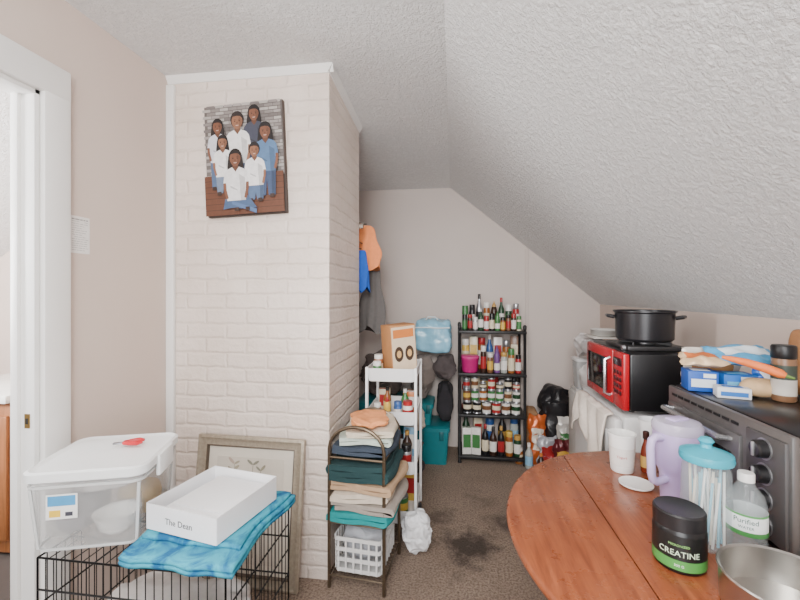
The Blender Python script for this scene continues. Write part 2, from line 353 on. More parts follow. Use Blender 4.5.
for k in range(15):
    y_=-.034
    while y_<.03:
        w=random.uniform(.006,.018)
        if y_+w<.036 and random.random()>.12: m.box((.001,y_+w/2,.06-k*.0086),(.0004,w,.0016 if k else .005),c(158,154,152,.8))
        y_+=w+.003
m.obj('printed_lines',nt_)
# ================================================================= DOG CRATE + TOTE + BOX
WK=c(28,27,28,.45,.3)
cr=thing('dog_crate','folding black wire dog crate standing below the plastic tote','crate',(-.945,1.265,0))
W,D,HC=.61,.43,.6
def panel(nm,o,u,v,nu,nv,r=.0017):
    m=MB(); o,u,v=Vector(o),Vector(u),Vector(v)
    for i in range(nu+1):
        a=o+u*(i/nu); rr_=r*1.8 if i in(0,nu) else r; m.tube([a,a+v],rr_,WK,5)
    for j in range(nv+1):
        a=o+v*(j/nv); m.tube([a,a+u],r*1.8,WK,5)
    return m.obj(nm,cr)
panel('top_panel',(-W/2,-D/2,HC),(W,0,0),(0,D,0),16,4)
panel('front_panel',(-W/2,-D/2,.02),(W,0,0),(0,0,HC-.02),22,6)
panel('back_panel',(-W/2,D/2,.02),(W,0,0),(0,0,HC-.02),22,4)
panel('side_panel',(-W/2,-D/2,.02),(0,D,0),(0,0,HC-.02),15,4)
panel('side_panel',(W/2,-D/2,.02),(0,D,0),(0,0,HC-.02),15,6)
m=MB(); tray(m,W-.02,D-.02,.03,.004,.02,c(35,35,37,.5),z=.004); m.obj('floor_tray',cr)
m=MB(); m.sup((-.945,1.265,.012+.19),(.52,.34,.38),fab(204,198,194),2.6,16,.05,9,3); tag(m.obj('pet_bedding'),'crumpled off-white bedding heaped inside the wire dog crate','bedding')
PLA=c(210,212,212,.22,0,.06,10,alpha=.36); PLE=c(226,228,228,.25,0,.04,10,alpha=.75)
TX,TY,TRZ=-1.17,1.222,R(18)
TB0=HC+.007
to=thing('storage_tote','clear plastic storage tote with white lid on the wire crate','storage tote',(TX,TY,TB0),TRZ)
def tl(x,y,z): return RZ(TRZ)@Vector((x,y,0))+Vector((TX,TY,TB0+z))
m=MB(); m.loft([rr(.285,.258,.03,0),rr(.295,.268,.035,.01),rr(.32,.298,.04,.20),rr(.33,.306,.04,.215),rr(.33,.306,.04,.235)],PLA,True,False)
for (w0,d0,z0) in ((.290,.263,.004),(.323,.301,.203)):
    m.loft([rr(w0+.004,d0+.004,.036,z0),rr(w0+.006,d0+.006,.036,z0+.008),rr(w0-.004,d0-.004,.034,z0+.008),rr(w0-.004,d0-.004,.034,z0)],PLE,False,False)
for sx in (-1,1):
    for sy in (-1,1): m.tube([(sx*.137,sy*.124,.01),(sx*.150,sy*.140,.2)],.005,PLE,6)
m.obj('tub',to)
m=MB(); LW=c(238,240,240,.35,0,.02,10)
m.loft([rr(.338,.316,.045,.222),rr(.346,.324,.045,.226),rr(.346,.324,.045,.25),rr(.33,.307,.04,.255),rr(.31,.285,.04,.249),rr(.295,.275,.04,.249)],LW); m.obj('lid',to)
for s in (-1,1):
    m=MB(); m.box((s*.174,0,.215),(.014,.12,.07),LW,.005); m.obj('latch',to)
st=MB(); st.box((-.06,-.1475,.145),(.085,.002,.075),c(235,235,232,.6)); stk=st.obj('sticker',to)
st=MB(); st.box((-.06,-.149,.163),(.075,.001,.03),c(70,150,200,.6)); st.box((-.078,-.149,.125),(.03,.001,.02),c(230,190,60,.6)); st.box((-.04,-.149,.122),(.02,.001,.012),c(60,60,70,.6)); st.obj('sticker_print',stk)
BWM=c(246,244,240,.3)
m=MB(); m.lathe([(0,0),(.03,0),(.05,.02),(.064,.06),(.068,.064),(.06,.06),(.046,.022),(0,.008)],BWM,seg=28); tag(m.obj('bowl',loc=tl(.05,-.058,.012)),'white bowl inside the clear storage tote','bowl')
m=MB(); m.sup((0,0,.065),(.11,.2,.125),fab(150,146,150),2.6,11,.012,10,4); tag(m.obj('folded_cloth',loc=tl(-.078,.0,.012),rz=TRZ),'grey cloth packed inside the storage tote','cloth')
m=MB(); m.sup((0,0,.05),(.13,.09,.115),fab(196,160,100),2.6,9,.012,10,9); tag(m.obj('cloth_pouch',loc=tl(.06,.075,.012),rz=TRZ),'tan pouch packed inside the storage tote, by its right end','pouch')
m=MB(); m.sup((0,0,.035),(.22,.2,.07),fab(222,216,212),2.6,12,.016,12,14); tag(m.obj('folded_cloth',loc=tl(.01,.0,.141),rz=TRZ+.1),'off-white cloth on top of the things in the tote','cloth')
q=tl(.03,.04,.2565)
cl=thing('hand_tool','small red handled pruning tool on the white tote lid','tool',q,R(25))
m=MB()
for s in (-1,1): m.tube([(-.005,s*.004,.008),(.015,s*.014,.008),(.04,s*.018,.008),(.055,s*.01,.008)],[.006,.007,.008,.005],c(196,30,42,.4),8)
m.obj('handles',cl)
m=MB(); m.box((-.02,0,.008),(.035,.014,.006),c(150,150,155,.3,.9),.002); m.lathe([(0,0),(.008,0),(.008,.01),(0,.01)],c(60,60,64,.3,.8),(0,0,.002),10); m.obj('blade',cl)
mm,nt,p,tc=base_mat('blue_patterned_towel'); n=noise_node(nt,tc.outputs['Object'],12,3); n.inputs['Distortion'].default_value=1.2
ra=nt.nodes.new('ShaderNodeValToRGB'); e=ra.color_ramp.elements; e[0].position=.40; e[1].position=.60; e[0].color=rgb((16,98,146)); e[1].color=rgb((58,170,194))
nt.links.new(n.outputs[0],ra.inputs[0]); nt.links.new(ra.outputs[0],p.inputs['Base Color']); p.inputs['Roughness'].default_value=.95
n2=noise_node(nt,tc.outputs['Object'],260,2); bump_node(nt,p,n2.outputs[0],.8,.004)
tw=MB(); NX,NY=28,32
def tw_f(off):
    def f(u,v):
        s=.416*v; x=-.185+.36*u+.010*math.sin(v*7+1)
        Y=.195-s; z=.012+.003*math.sin(u*9)*math.sin(v*6)**2+.002*math.sin(u*23+v*9)
        if Y<-.215:
            k=-.215-Y; Y=-.226-.005*math.sin(u*12); z=z-k*(1+.2*math.sin(u*5+2))
        return (x,Y-off*.0,z+off)
    return f
tw.grid(NX,NY,tw_f(0),mm); tw.grid(NX,NY,tw_f(.014),mm); tw.grid(NX,NY,lambda u,v: tw_f(.027)(.04+.92*u,.03+.8*v),mm)
tag(tw.obj('beach_towel',loc=(-.79,1.265,HC+.003),rz=R(-2),solid=.012),'blue and turquoise patterned towel laid over the crate beneath the white box','towel')
BZ0=HC+.055
bx=thing('shoe_box_lid','shallow open white cardboard box resting on the blue towel','box',(-.805,1.262,BZ0),R(-11))
WBX=c(242,242,244,.5,0,.02)
m=MB(); tray(m,.28,.29,.08,.004,.004,WBX); m.obj('box_body',bx)
m=MB(); m.box((.01,.015,.03),(.235,.235,.05),WBX,.006); m.box((.01,.015,.057),(.2,.2,.006),WBX,.002); m.obj('raised_insert',bx)
text('The Dean',.027,c(30,30,34,.6),Tr((-.005,-.1455,.036)),bx)
# ================================================================= LEANING FRAME
fr=thing('framed_print','taupe framed botanical print leaning against the brick chimney','framed picture',(-1.0,1.792,.004),rot=(R(-6.2),R(.6),0))
FW,FH=.55,.69; GF=c(168,156,138,.4,.25,.3,60,.8,70); GD=c(96,84,72,.5,.1,.2,40)
m=MB(); pr=[(0,0),(.0,-.022),(.012,-.026),(.03,-.016),(.046,-.018)]
pr2=[(.046,-.018),(.05,-.02),(.056,-.008),(.056,0)]
co=[(-1,0),(1,0),(1,1),(-1,1)]
for prof,mt_ in ((pr,GF),(pr2,GD)):
    loops=[]
    for sx,sz in co: loops.append([Vector((sx*(FW/2-a),b,(a if sz==0 else FH-a))) for a,b in prof])
    loops.append(loops[0]); n_=len(prof)
    vs=[p_ for L in loops for p_ in L]; fs=[[k*n_+i,k*n_+i+1,(k+1)*n_+i+1,(k+1)*n_+i] for k in range(4) for i in range(n_-1)]
    m.add(vs,fs,mt_)
m.obj('frame',fr)
m=MB(); m.box((0,-.004,FH/2),(FW-.09,.004,FH-.09),c(228,220,206,.8,0,.05,30),0); m.obj('mat_board',fr)
m=MB(); m.box((0,-.0068,FH/2),(FW-.2,.0012,FH-.2),c(218,210,196,.8,0,.1,9),0); pp=m.obj('print',fr)
m=MB(); rnd=random.Random(5)
for br_ in range(5):
    x0=-.1+.05*br_; dx=rnd.uniform(-.05,.05); top=rnd.uniform(.42,.56)
    pts=[(x0*.4+(x0+dx-x0*.4)*k/6,-.0085,.13+(top-.13)*k/6) for k in range(7)]
    m.tube(pts,.0012,mt(140,132,112),5)
    for k in range(1,7):
        for d in (-1,1):
            a=PI/2-d*R(50)+rnd.uniform(-.2,.2); L=rnd.uniform(.014,.024); X,_,Z_=pts[k]
            X+=math.cos(a)*L; Z_+=math.sin(a)*L; P_=[]
            for i in range(8):
                s=i/8*2*PI; px_=L*math.cos(s); pz=L*.35*math.sin(s); P_.append((X+px_*math.cos(a)-pz*math.sin(a),-.0078-.00008*(k+br_*7),Z_+px_*math.sin(a)+pz*math.cos(a)))
            m.poly(P_,mt(*rnd.choice([(158,152,130),(172,162,140),(146,144,128),(190,170,156)])))
m.obj('painted_leaves',pp)
# ================================================================= TOWEL RACK
BZ=c(104,90,74,.35,.75)
rk=thing('towel_stand','bronze metal three tier stand holding folded towels','towel rack',(-.445,1.985,0),R(-5))
RW,RD=.27,.31
for sy in (-1,1):
    m=MB(); y=sy*RD/2
    pts=[(-RW/2,y,0.0),(-RW/2,y,.66)]+[(-RW/2+RW/2*(1-math.cos(a)),y,.66+.11*math.sin(a)) for a in [PI*i/10 for i in range(1,10)]]+[(RW/2,y,.66),(RW/2,y,0.0)]
    m.tube(pts,.0085,BZ,8); m.tube([(-RW/2,y,.62),(RW/2,y,.62)],.006,BZ,6); m.obj('end_frame',rk)
for z in (.06,.31,.62):
    m=MB()
    for sx in (-1,1): m.tube([(sx*RW/2,-RD/2,z),(sx*RW/2,RD/2,z)],.006,BZ,6)
    for i in range(7):
        y=-RD/2+RD*i/6; m.tube([(-RW/2,y,z),(RW/2,y,z)],.004,BZ,6)
    m.obj('shelf',rk)
def towel(x,y,z,w,d,h,col,label,rz=0,layers=2,seed=0):
    # a towel folded back and forth: one continuous zig-zag strip with rounded folds, waved a little
    f=fab(*col); m=MB(); n=layers; t=h/n; rs=random.Random(seed*7+1)
    path=[]
    for k in range(n):
        e=rs.uniform(-.012,.012); xs=[-w/2+e+i*(w-.0)/8 for i in range(9)]
        if k%2: xs=xs[::-1]
        zc_=t*(k+.5); path+=[(xx,zc_+.0022*math.sin(xx*30+k*2+seed)) for xx in xs]
        if k<n-1:
            sgn=1 if k%2==0 else -1
            for a in (-45,0,45): path.append((xs[-1]+sgn*t*.5*math.cos(R(a)),t*(k+1)+t*.5*math.sin(R(a))))
    hw=t*.46; J=12
    for side in (1,):
        N=len(path); nor=[]
        for i in range(N):
            a=path[max(i-1,0)]; b=path[min(i+1,N-1)]; L=math.hypot(b[0]-a[0],b[1]-a[1]) or 1; nor.append((-(b[1]-a[1])/L,(b[0]-a[0])/L))
        loop=[(p[0]+nn[0]*hw,p[1]+nn[1]*hw) for p,nn in zip(path,nor)]+[(p[0]-nn[0]*hw,p[1]-nn[1]*hw) for p,nn in list(zip(path,nor))[::-1]]
        loops=[]
        for j in range(J+1):
            v_=j/J; y_=-d/2+d*v_; k=1-.05*abs(2*v_-1)**6
            wob=.006*math.sin(v_*7+seed); loops.append([(xx*k+wob,y_+.006*math.sin(xx*20+seed),max(0.0005,zz+.0028*math.sin(v_*8+xx*9+seed))) for xx,zz in loop])
        m.loft(loops,f)
    return tag(m.obj('folded_towel',loc=(x,y,z),rz=rz,angle=60),label,'towel','towels folded on the bronze stand')
z=.317
for i,(col,h,nm) in enumerate([((28,150,152),.05,'folded turquoise towel lowest in the stack on the middle tier'),((170,160,150),.042,'folded warm grey towel just above the turquoise towel'),((216,202,184),.044,'folded cream towel between warm grey and tan towels'),((186,154,122),.042,'folded tan towel beneath the dark green towel'),((34,64,66),.08,'thick dark green towel topping the middle tier stack')]):
    towel(-.437+.012*(i%2),1.982,z,.30-.014*(i%3),.325,h,col,nm,R(-5+3*(i%3-1)),3 if i==4 else 2,i*3); z+=h+.004
z=.628
for i,(col,h,nm) in enumerate([((60,70,84),.045,'folded slate grey towel at the bottom of the top tier'),((196,208,196),.034,'folded pale mint towel on the top tier'),((216,202,180),.032,'folded ivory towel beneath the peach cloth')]):
    towel(-.442+.012*i,1.985,z,.27-.025*i,.28,h,col,nm,R(-5+7*i),2,30+i*3); z+=h+.004
m=MB(); m.sup((0,0,.025),(.18,.2,.05),fab(232,152,96),4,16,.018,16,55); tag(m.obj('folded_towel',loc=(-.42,1.95,z),rz=R(20)),'crumpled peach orange cloth on top of the towel stand','towel','towels folded on the bronze stand')
bk=thing('laundry_basket','white slatted plastic basket on the lowest tier of the stand','basket',(-.445,1.985,.07),R(-5))
m=MB(); bwm=c(225,224,222,.45)
for z0 in (.0,.05,.1,.15): m.loft([rr(.225+z0*.1,.27+z0*.1,.02,z0),rr(.225+z0*.1,.27+z0*.1,.02,z0+.018),rr(.217+z0*.1,.262+z0*.1,.018,z0+.018),rr(.217+z0*.1,.262+z0*.1,.018,z0)],bwm,False,False)
for sx in (-1,1):
    for i in range(8): m.box((sx*.1155,-.115+.23*i/7,.085),(.005,.009,.165),bwm); 
for sy in (-1,1):
    for i in range(6): m.box((-.095+.19*i/5,sy*.138,.085),(.009,.005,.165),bwm)
m.box((0,0,.004),(.215,.26,.006),bwm); m.obj('basket_body',bk)
m=MB(); m.sup((-.445,1.985,.182),(.2,.24,.2),fab(176,178,184),2.8,14,.03,10,5); tag(m.obj('laundry'),'grey laundry heaped inside the white slatted basket','laundry')
# ================================================================= CART
WC=c(238,238,238,.4,0,.03)
KX,KY=-.36,2.42
ct=thing('rolling_cart','slim white four tier rolling cart beside the brick chimney','cart',(KX,KY,0))
CZ=(.09,.37,.65,.895)
for z in CZ:
    m=MB(); tray(m,.29,.36,.075,.006,.03,WC,z,.02); m.obj('tray',ct)
for sx in (-1,1):
    for sy in (-1,1):
        m=MB(); m.box((sx*.141,sy*.165,.515),(.016,.024,.92),WC,.004); m.obj('post',ct)
        m=MB(); M0=Tr((sx*.12,sy*.15,.03))@Matrix.Rotation(PI/2,4,'X'); m.lathe([(0,-.01),(.027,-.01),(.03,-.006),(.03,.006),(.027,.01),(0,.01)],c(60,60,62,.5),M=M0); w_=m.obj('caster',ct)
        m=MB(); m.box((sx*.12,sy*.15,.07),(.03,.034,.03),WC,.005); m.obj('fork',w_)
COL={'dark green':(30,64,40),'green':(62,116,64),'red':(160,40,42),'dark brown':(54,34,26),'black':(28,27,29),'white':(226,222,216),'yellow':(210,172,76),'amber':(148,88,40),'clear':(206,212,206),'cream':(216,204,176),'blue':(52,90,150),'orange':(206,118,58),'silver':(184,186,190),'purple':(104,66,126),'pink':(214,70,134),'brown':(116,78,52),'light blue':(136,182,212),'gold':(190,148,78)}
def K(n): 
    if n=='silver': return c(*COL[n],.3,.8)
    if n=='clear': return c(*COL[n],.12,0,.05,25,0,150,.55)
    return c(*COL[n],.32,0,.18,60)
def vessel(kind,x,y,z,r,h,b,cp,lb,label,group=None,rz=0):
    nm={'bottle':'bottle','jar':'jar','spice':'spice_jar','can':'food_can','carton':'carton','squeeze':'squeeze_bottle'}[kind]
    cat={'bottle':'bottle','jar':'jar','spice':'jar','can':'can','carton':'carton','squeeze':'bottle'}[kind]
    o=thing(nm,label,cat,(x,y,z),rz,group); m=MB(); g=16
    if kind=='carton':
        m.box((0,0,h/2),(2*r,2*r*.6,h),K(b),.002); m.obj('body',o)
        m=MB(); m.box((0,-r*.6-.0008,h*.5),(1.7*r,.001,h*.5),K(lb)); m.obj('label',o)
        m=MB(); m.box((0,-r*.3,h+.0008),(1.8*r,.6*r,.0014),K(cp)); m.obj('flap',o); return o
    if kind=='can':
        m.lathe([(0,.002),(r*.93,.0),(r,.004),(r*.96,.008),(r*.96,h-.008),(r,h-.004),(r*.95,h),(r*.9,h-.004),(0,h-.005)],K('silver'),seg=g); m.obj('body',o)
        m=MB(); m.lathe([(r*.985,.01),(r*.985,h-.01)],K(b),seg=g); m.lathe([(r*.995,h*.35),(r*.995,h*.7)],K(lb),seg=g); m.obj('label',o); return o
    if kind=='bottle':
        bp=[(0,0),(r*.95,0),(r,h*.02),(r,h*.56),(r*.85,h*.66),(r*.42,h*.77),(r*.36,h*.9),(0,h*.9)]; cpp=[(r*.36,h*.86),(r*.44,h*.86),(r*.44,h*.99),(r*.38,h),(0,h)]; ll=(.14,.5)
    elif kind=='squeeze':
        bp=[(0,0),(r*.95,0),(r,h*.03),(r*.92,h*.4),(r,h*.65),(r*.75,h*.78),(r*.55,h*.8),(0,h*.8)]; cpp=[(r*.6,h*.79),(r*.6,h*.86),(r*.22,h*.93),(r*.12,h),(0,h)]; ll=(.1,.36)
    elif kind=='jar':
        bp=[(0,0),(r*.93,0),(r,h*.04),(r,h*.7),(r*.86,h*.8),(0,h*.8)]; cpp=[(r*.88,h*.79),(r*.93,h*.8),(r*.93,h*.99),(r*.88,h),(0,h)]; ll=(.15,.6)
    else:
        bp=[(0,0),(r*.95,0),(r,h*.03),(r,h*.72),(r*.9,h*.76),(0,h*.76)]; cpp=[(r*.97,h*.75),(r*.97,h*.98),(r*.9,h),(0,h)]; ll=(.1,.62)
    m.lathe(bp,K(b),seg=g); m.obj('body',o)
    m=MB(); m.lathe(cpp,K(cp),seg=g); m.obj('cap',o)
    m=MB(); f=1.012 if kind!='squeeze' else 1.01; m.lathe([(r*f,h*ll[0]),(r*f,h*ll[1])],K(lb),seg=g); m.obj('label',o); return o
cs=[('top',CZ[3],[(-.09,-.12,'spice',.025,.1,'green','white','cream'),(-.095,-.05,'jar',.028,.13,'amber','white','cream')]),
('second',CZ[2],[(-.09,-.11,'spice',.022,.1,'red','white','yellow'),(-.03,-.12,'squeeze',.022,.14,'yellow','red','white'),(.03,-.1,'spice',.024,.11,'blue','blue','white'),(.09,-.12,'jar',.03,.12,'white','red','red'),(-.05,0,'bottle',.024,.17,'amber','black','cream'),(.06,.0,'bottle',.026,.16,'green','white','cream'),(.08,.08,'carton',.04,.13,'orange','white','white'),(-.08,.08,'carton',.035,.14,'cream','red','red')]),
('third',CZ[1],[(-.08,-.1,'jar',.034,.12,'cream','blue','blue'),(0,-.11,'can',.034,.1,'orange','','white'),(.08,-.1,'spice',.03,.14,'silver','black','red'),(.07,.02,'bottle',.03,.18,'dark brown','gold','white'),(-.03,.03,'carton',.045,.17,'white','blue','blue'),(.075,.1,'carton',.035,.18,'light blue','white','white')]),
('lowest',CZ[0],[(-.07,-.09,'jar',.04,.13,'clear','white','white'),(.05,-.09,'can',.04,.12,'green','','yellow'),(.02,.04,'bottle',.034,.18,'light blue','white','white'),(.08,.1,'carton',.04,.19,'yellow','white','red')])]
for nm,z,its in cs:
    for dx,dy,k,r,h,b,cp,lb in its:
        what={'spice':'jar','squeeze':'squeeze bottle','jar':'jar','bottle':'bottle','can':'can','carton':'carton'}[k]
        lab='%s %s%s on the %s tier of the white rolling cart'%(b,what,(' with %s %s'%(cp,'flap' if k=='carton' else 'cap')) if cp else ' with %s band'%lb,nm)
        vessel(k,KX+dx,KY+dy,z+.0065,r,h,b,cp or 'silver',lb,lab,'bottles and jars on the rolling cart')
cb=thing('cardboard_box','brown and white cardboard carton on top of the white cart','box',(KX+.035,KY-.02,CZ[3]+.0075),rot=(0,R(-4),R(38)))
m=MB(); m.box((0,0,.155),(.17,.12,.31),c(178,124,78,.75,0,.08),.003); m.obj('carton',cb)
m=MB(); m.box((0,-.0606,.155),(.16,.001,.29),c(220,198,170,.7)); pf=m.obj('printed_front',cb)
m=MB(); m.box((0,-.0615,.26),(.14,.0008,.05),c(206,120,54,.7)); m.box((.0856,0,.24),(.001,.10,.05),c(222,210,194,.7)); m.box((.0856,0,.12),(.001,.09,.1),c(64,46,34,.7))
for s in (-1,1):
    m.poly([(s*.036+.03*math.cos(2*PI*i/20),-.0618,.14+.045*math.sin(2*PI*i/20)) for i in range(20)],c(64,46,34,.7)); m.poly([(s*.036+.015*math.cos(2*PI*i/16),-.0624,.14+.022*math.sin(2*PI*i/16)) for i in range(16)],c(214,170,110,.7))
m.obj('printed_rings',pf)
m=MB(); PBM=c(230,230,232,.35,0,.05,20,1,60); m.sup((0,0,.11),(.15,.11,.22),PBM,3,26,.022,20,33); tag(m.obj('plastic_bag',loc=(-.205,2.155,.002),rz=.3),'crumpled white plastic bag on the carpet against the cart','bag')
# ================================================================= HANGING CLOTHES
def hanging(name,label,x,y,ztop,zbot,wt,wb,dt,col,k,seed):
    m=MB(); f=fab(*col); loops=[]
    for j in range(19):
        v_=j/18; w=wt+(wb-wt)*(v_**.5)*(1+.18*math.sin(v_*9+seed)); d=.02+(dt-.02)*(v_**.5); L=[]
        for i in range(36):
            a=2*PI*i/36; s=1+.26*v_**.5*math.sin(k*a+seed+v_*2.5)
            L.append((w*math.cos(a)*s,d*math.sin(a)*s,ztop+(zbot-ztop)*v_+(.03*math.sin(3*a+seed) if j==18 else 0)))
        loops.append(L)
    m.loft(loops,f); return tag(m.obj(name,loc=(x,y,0)),label,'clothing','clothes hung behind the chimney')
hanging('hanging_hoodie','dark grey garment hanging behind the chimney, lowest to the floor',-.585,2.80,1.72,1.14,.02,.085,.04,(96,92,90),5,1)
hanging('hanging_shirt','orange garment bunched on the hook behind the chimney',-.60,2.69,1.86,1.58,.03,.10,.04,(240,144,88),5,2)
hanging('hanging_scarf','bright blue garment hanging beside the chimney edge under the orange one',-.61,2.58,1.68,1.43,.025,.055,.03,(32,88,184),4,3)
hk=MB(); hk.box((-.66,2.506,1.83),(.16,.012,.035),c(90,80,72,.4,.6),.003)
for x,z,y1 in ((-.585,1.725,2.795),(-.61,1.685,2.575),(-.60,1.865,2.685)): hk.tube([(x-.06,2.51,1.83),(x-.05,2.53,z+.02),(x-.03,y1-.03,z+.004),(x,y1,z+.006)],.004,c(90,80,72,.4,.8),6)
tag(hk.obj('coat_hook'),'dark metal triple coat hook on the back of the chimney','hook')
# ================================================================= CORNER PILE
TL=c(24,118,126,.4)
def bin_(name,label,x0,x1,y0,y1,h,mat_,lidm=None,z0=.001):
    o=thing(name,label,'storage bin',((x0+x1)/2,(y0+y1)/2,z0)); w,d=x1-x0,y1-y0
    m=MB(); tray(m,w,d,h,.006,.03,mat_,0,.04); m.obj('tub',o)
    m=MB(); m.loft([rr(w+.014,d+.014,.032,h-.03),rr(w+.014,d+.014,.032,h+.002),rr(w-.03,d-.03,.03,h+.012)],lidm or mat_); m.obj('lid',o)
    for s in (-1,1):
        m=MB(); m.box((s*w*.28,-d/2-.006,h*.8),(.035,.012,.07),c(16,92,98,.4),.003); m.obj('latch',o)
    return o
bin_('storage_bin','lower teal plastic bin on the carpet left of the black shelf',-.325,-.045,3.25,3.58,.3,TL)
bin_('storage_bin','shallow teal bin stacked on the lower teal bin',-.345,-.18,3.27,3.56,.17,c(36,134,142,.4),z0=.314)
bin_('storage_bin','taller teal lidded bin behind the white cart',-.80,-.38,3.2,3.6,.5,c(24,116,126,.4))
m=MB(); m.sup((0,0,.17),(.13,.2,.34),fab(44,42,46),3,12,.025,8,2); m.tube([(-.04,-.09,.26),(-.02,-.11,.35),(.02,-.11,.35),(.04,-.09,.26)],.008,fab(28,27,30),6); tag(m.obj('backpack',loc=(-.08,3.42,.316)),'black fabric backpack standing on the lower teal bin','bag')
m=MB(); m.sup((0,0,.19),(.19,.24,.38),fab(126,116,110),2.8,14,.045,8,5); tag(m.obj('cushion',loc=(-.285,3.42,.50),rz=.15),'taupe cushion squashed below the light blue bag','cushion')
m=MB(); m.sup((0,0,.11),(.18,.22,.22),fab(78,70,70),2.6,14,.045,9,25); tag(m.obj('jacket',loc=(-.09,3.43,.662)),'dark bundled jacket on top of the black backpack','clothing')
tb_=thing('tote_bag','light blue boxy plastic bag of bedding topping the pile in the far corner','bag',(-.18,3.46,.886),-.1)
m=MB(); m.sup((0,0,.15),(.30,.2,.30),c(140,196,222,.22,0,.25,16,.7,30),7,16,.02,12,8); m.obj('bag_body',tb_)
m=MB(); m.tube([(-.148,-.098,.22),(-.05,-.112,.225),(.05,-.108,.22),(.148,-.098,.225)],.006,c(226,236,240,.4),6); m.tube([(-.05,-.105,.29),(-.03,-.115,.315),(.03,-.115,.315),(.05,-.105,.29)],.005,c(226,236,240,.4),6); m.obj('piping',tb_)
m=MB(); m.sup((0,0,.2),(.34,.3,.4),fab(94,84,80),2.6,14,.07,8,9); tag(m.obj('blanket_roll',loc=(-.62,3.4,.516)),'dark brown bundled blanket on the taller teal bin','blanket')
m=MB(); m.sup((0,0,.17),(.2,.16,.34),fab(70,64,66),2.4,14,.05,9,39); tag(m.obj('cloth_bundle',loc=(-.34,3.02,.002)),'dark grey cloth bundle on the carpet behind the white cart','cloth')
m=MB(); m.sup((0,0,.09),(.17,.16,.18),fab(198,186,172),2.4,14,.04,9,49); tag(m.obj('cloth_bundle',loc=(-.30,3.05,.345)),'pale crumpled cloth heaped over the dark grey bundle behind the cart','cloth')
# ================================================================= BLACK SHELF UNIT
BK=c(26,25,27,.45)
SX0,SX1,SY0,SY1=.026,.576,3.33,3.65
sh=thing('shelf_unit','black four tier shelf unit crowded with bottles against the back wall','shelf',((SX0+SX1)/2,(SY0+SY1)/2,0))
SW,SD=SX1-SX0,SY1-SY0
SZ=[.06,.40,.74,1.09]
for z in SZ:
    m=MB(); m.box((0,0,z-.012),(SW,SD,.024),BK,.004); m.obj('shelf_board',sh)
for sx in (-1,1):
    for sy in (-1,1):
        m=MB(); m.lathe([(0,0),(.016,0),(.016,.01),(.012,.02),(.012,1.1),(.015,1.105),(.015,1.13),(.008,1.14),(0,1.14)],BK,(sx*(SW/2-.014),sy*(SD/2-.014),0),12); m.obj('post',sh)
ORD=['first','second','third','fourth','fifth','sixth','seventh','eighth','ninth','tenth','eleventh','twelfth']
def row(z,y,items,shelf,grp):
    x0,x1=SX0+.035,SX1-.035; tot=sum(2*i[1] for i in items); gap=(x1-x0-tot)/(len(items)-1); x=x0
    for n,(k,r,h,b,cp,lb) in enumerate(items):
        x+=r
        what={'spice':'spice jar','squeeze':'squeeze bottle','jar':'jar','bottle':'bottle','can':'can','carton':'packet'}[k]
        lab='%s %s, %s%s label, %s from left %s'%(b,what,(cp+(' top, ' if k=='carton' else ' cap, ')) if cp else '',lb,ORD[n],shelf)
        vessel(k,x,y,z+.001,r,h,b,cp or 'silver',lb,lab,grp,rz=random.uniform(-.2,.2)); x+=r+gap
YF=3.385; YM=3.5
row(SZ[3],YF,[('spice',.021,.13,'dark green','black','green'),('jar',.020,.13,'dark brown','red','red'),('spice',.02,.11,'silver','white','white'),('bottle',.022,.18,'dark green','silver','white'),('spice',.02,.12,'red','red','white'),('spice',.021,.14,'black','black','cream'),('squeeze',.021,.16,'green','green','white'),('spice',.02,.11,'amber','black','yellow'),('jar',.02,.13,'brown','black','red'),('spice',.02,.14,'dark brown','red','white'),('spice',.019,.12,'cream','green','green')],'in front, top shelf','bottles on the top shelf')
row(SZ[3],YM,[('spice',.027,.20,'green','green','white'),('jar',.026,.21,'black','black','white'),('bottle',.027,.30,'silver','black','black'),('jar',.028,.23,'amber','white','cream'),('squeeze',.027,.24,'dark brown','gold','gold'),('bottle',.026,.27,'dark green','red','white'),('spice',.027,.21,'dark green','white','green'),('jar',.027,.22,'red','silver','white')],'in back row, top shelf','bottles on the top shelf')
pb=thing('plastic_tub','bright pink plastic tub at the left of the second shelf down','tub',(.125,3.41,SZ[2]+.001))
m=MB(); m.lathe([(0,0),(.058,0),(.066,.01),(.072,.105),(.076,.11),(.076,.12),(.07,.12),(.062,.012),(0,.01)],c(196,36,120,.4),seg=24); m.obj('tub',pb)
m=MB(); m.lathe([(.077,.118),(.079,.12),(.079,.132),(.07,.138),(0,.138)],c(210,64,136,.4),seg=24); m.obj('lid',pb)
its=[('jar',.024,.22,'dark brown','white','red'),('jar',.025,.16,'brown','white','yellow'),('squeeze',.024,.22,'purple','purple','white'),('jar',.027,.17,'clear','gold','white'),('spice',.026,.2,'amber','green','cream'),('jar',.024,.15,'red','black','white')]
x=.212
for n,(k,r,h,b,cp,lb) in enumerate(its):
    vessel(k,x+r,YF+.01,SZ[2]+.001,r,h,b,cp,lb,'%s %s with %s top, %s right of the pink tub'%(b,{'bottle':'bottle','jar':'jar','squeeze':'squeeze bottle','spice':'canister'}[k],cp,ORD[n]),'jars on the second shelf'); x+=2*r+.006
row(SZ[2],3.55,[('jar',.033,.26,'yellow','white','cream'),('carton',.034,.28,'cream','green','yellow'),('jar',.033,.27,'amber','red','white'),('bottle',.03,.3,'blue','white','white'),('carton',.036,.28,'white','brown','red'),('jar',.034,.25,'amber','silver','cream'),('carton',.032,.29,'brown','white','cream')],'in back row, second shelf','jars on the second shelf')
cc=[('cream','brown'),('white','dark green'),('brown','yellow'),('silver','red'),('dark brown','cream'),('white','red'),('amber','white'),('black','cream'),('red','cream'),('white','brown'),('green','white')]
rs=random.Random(11)
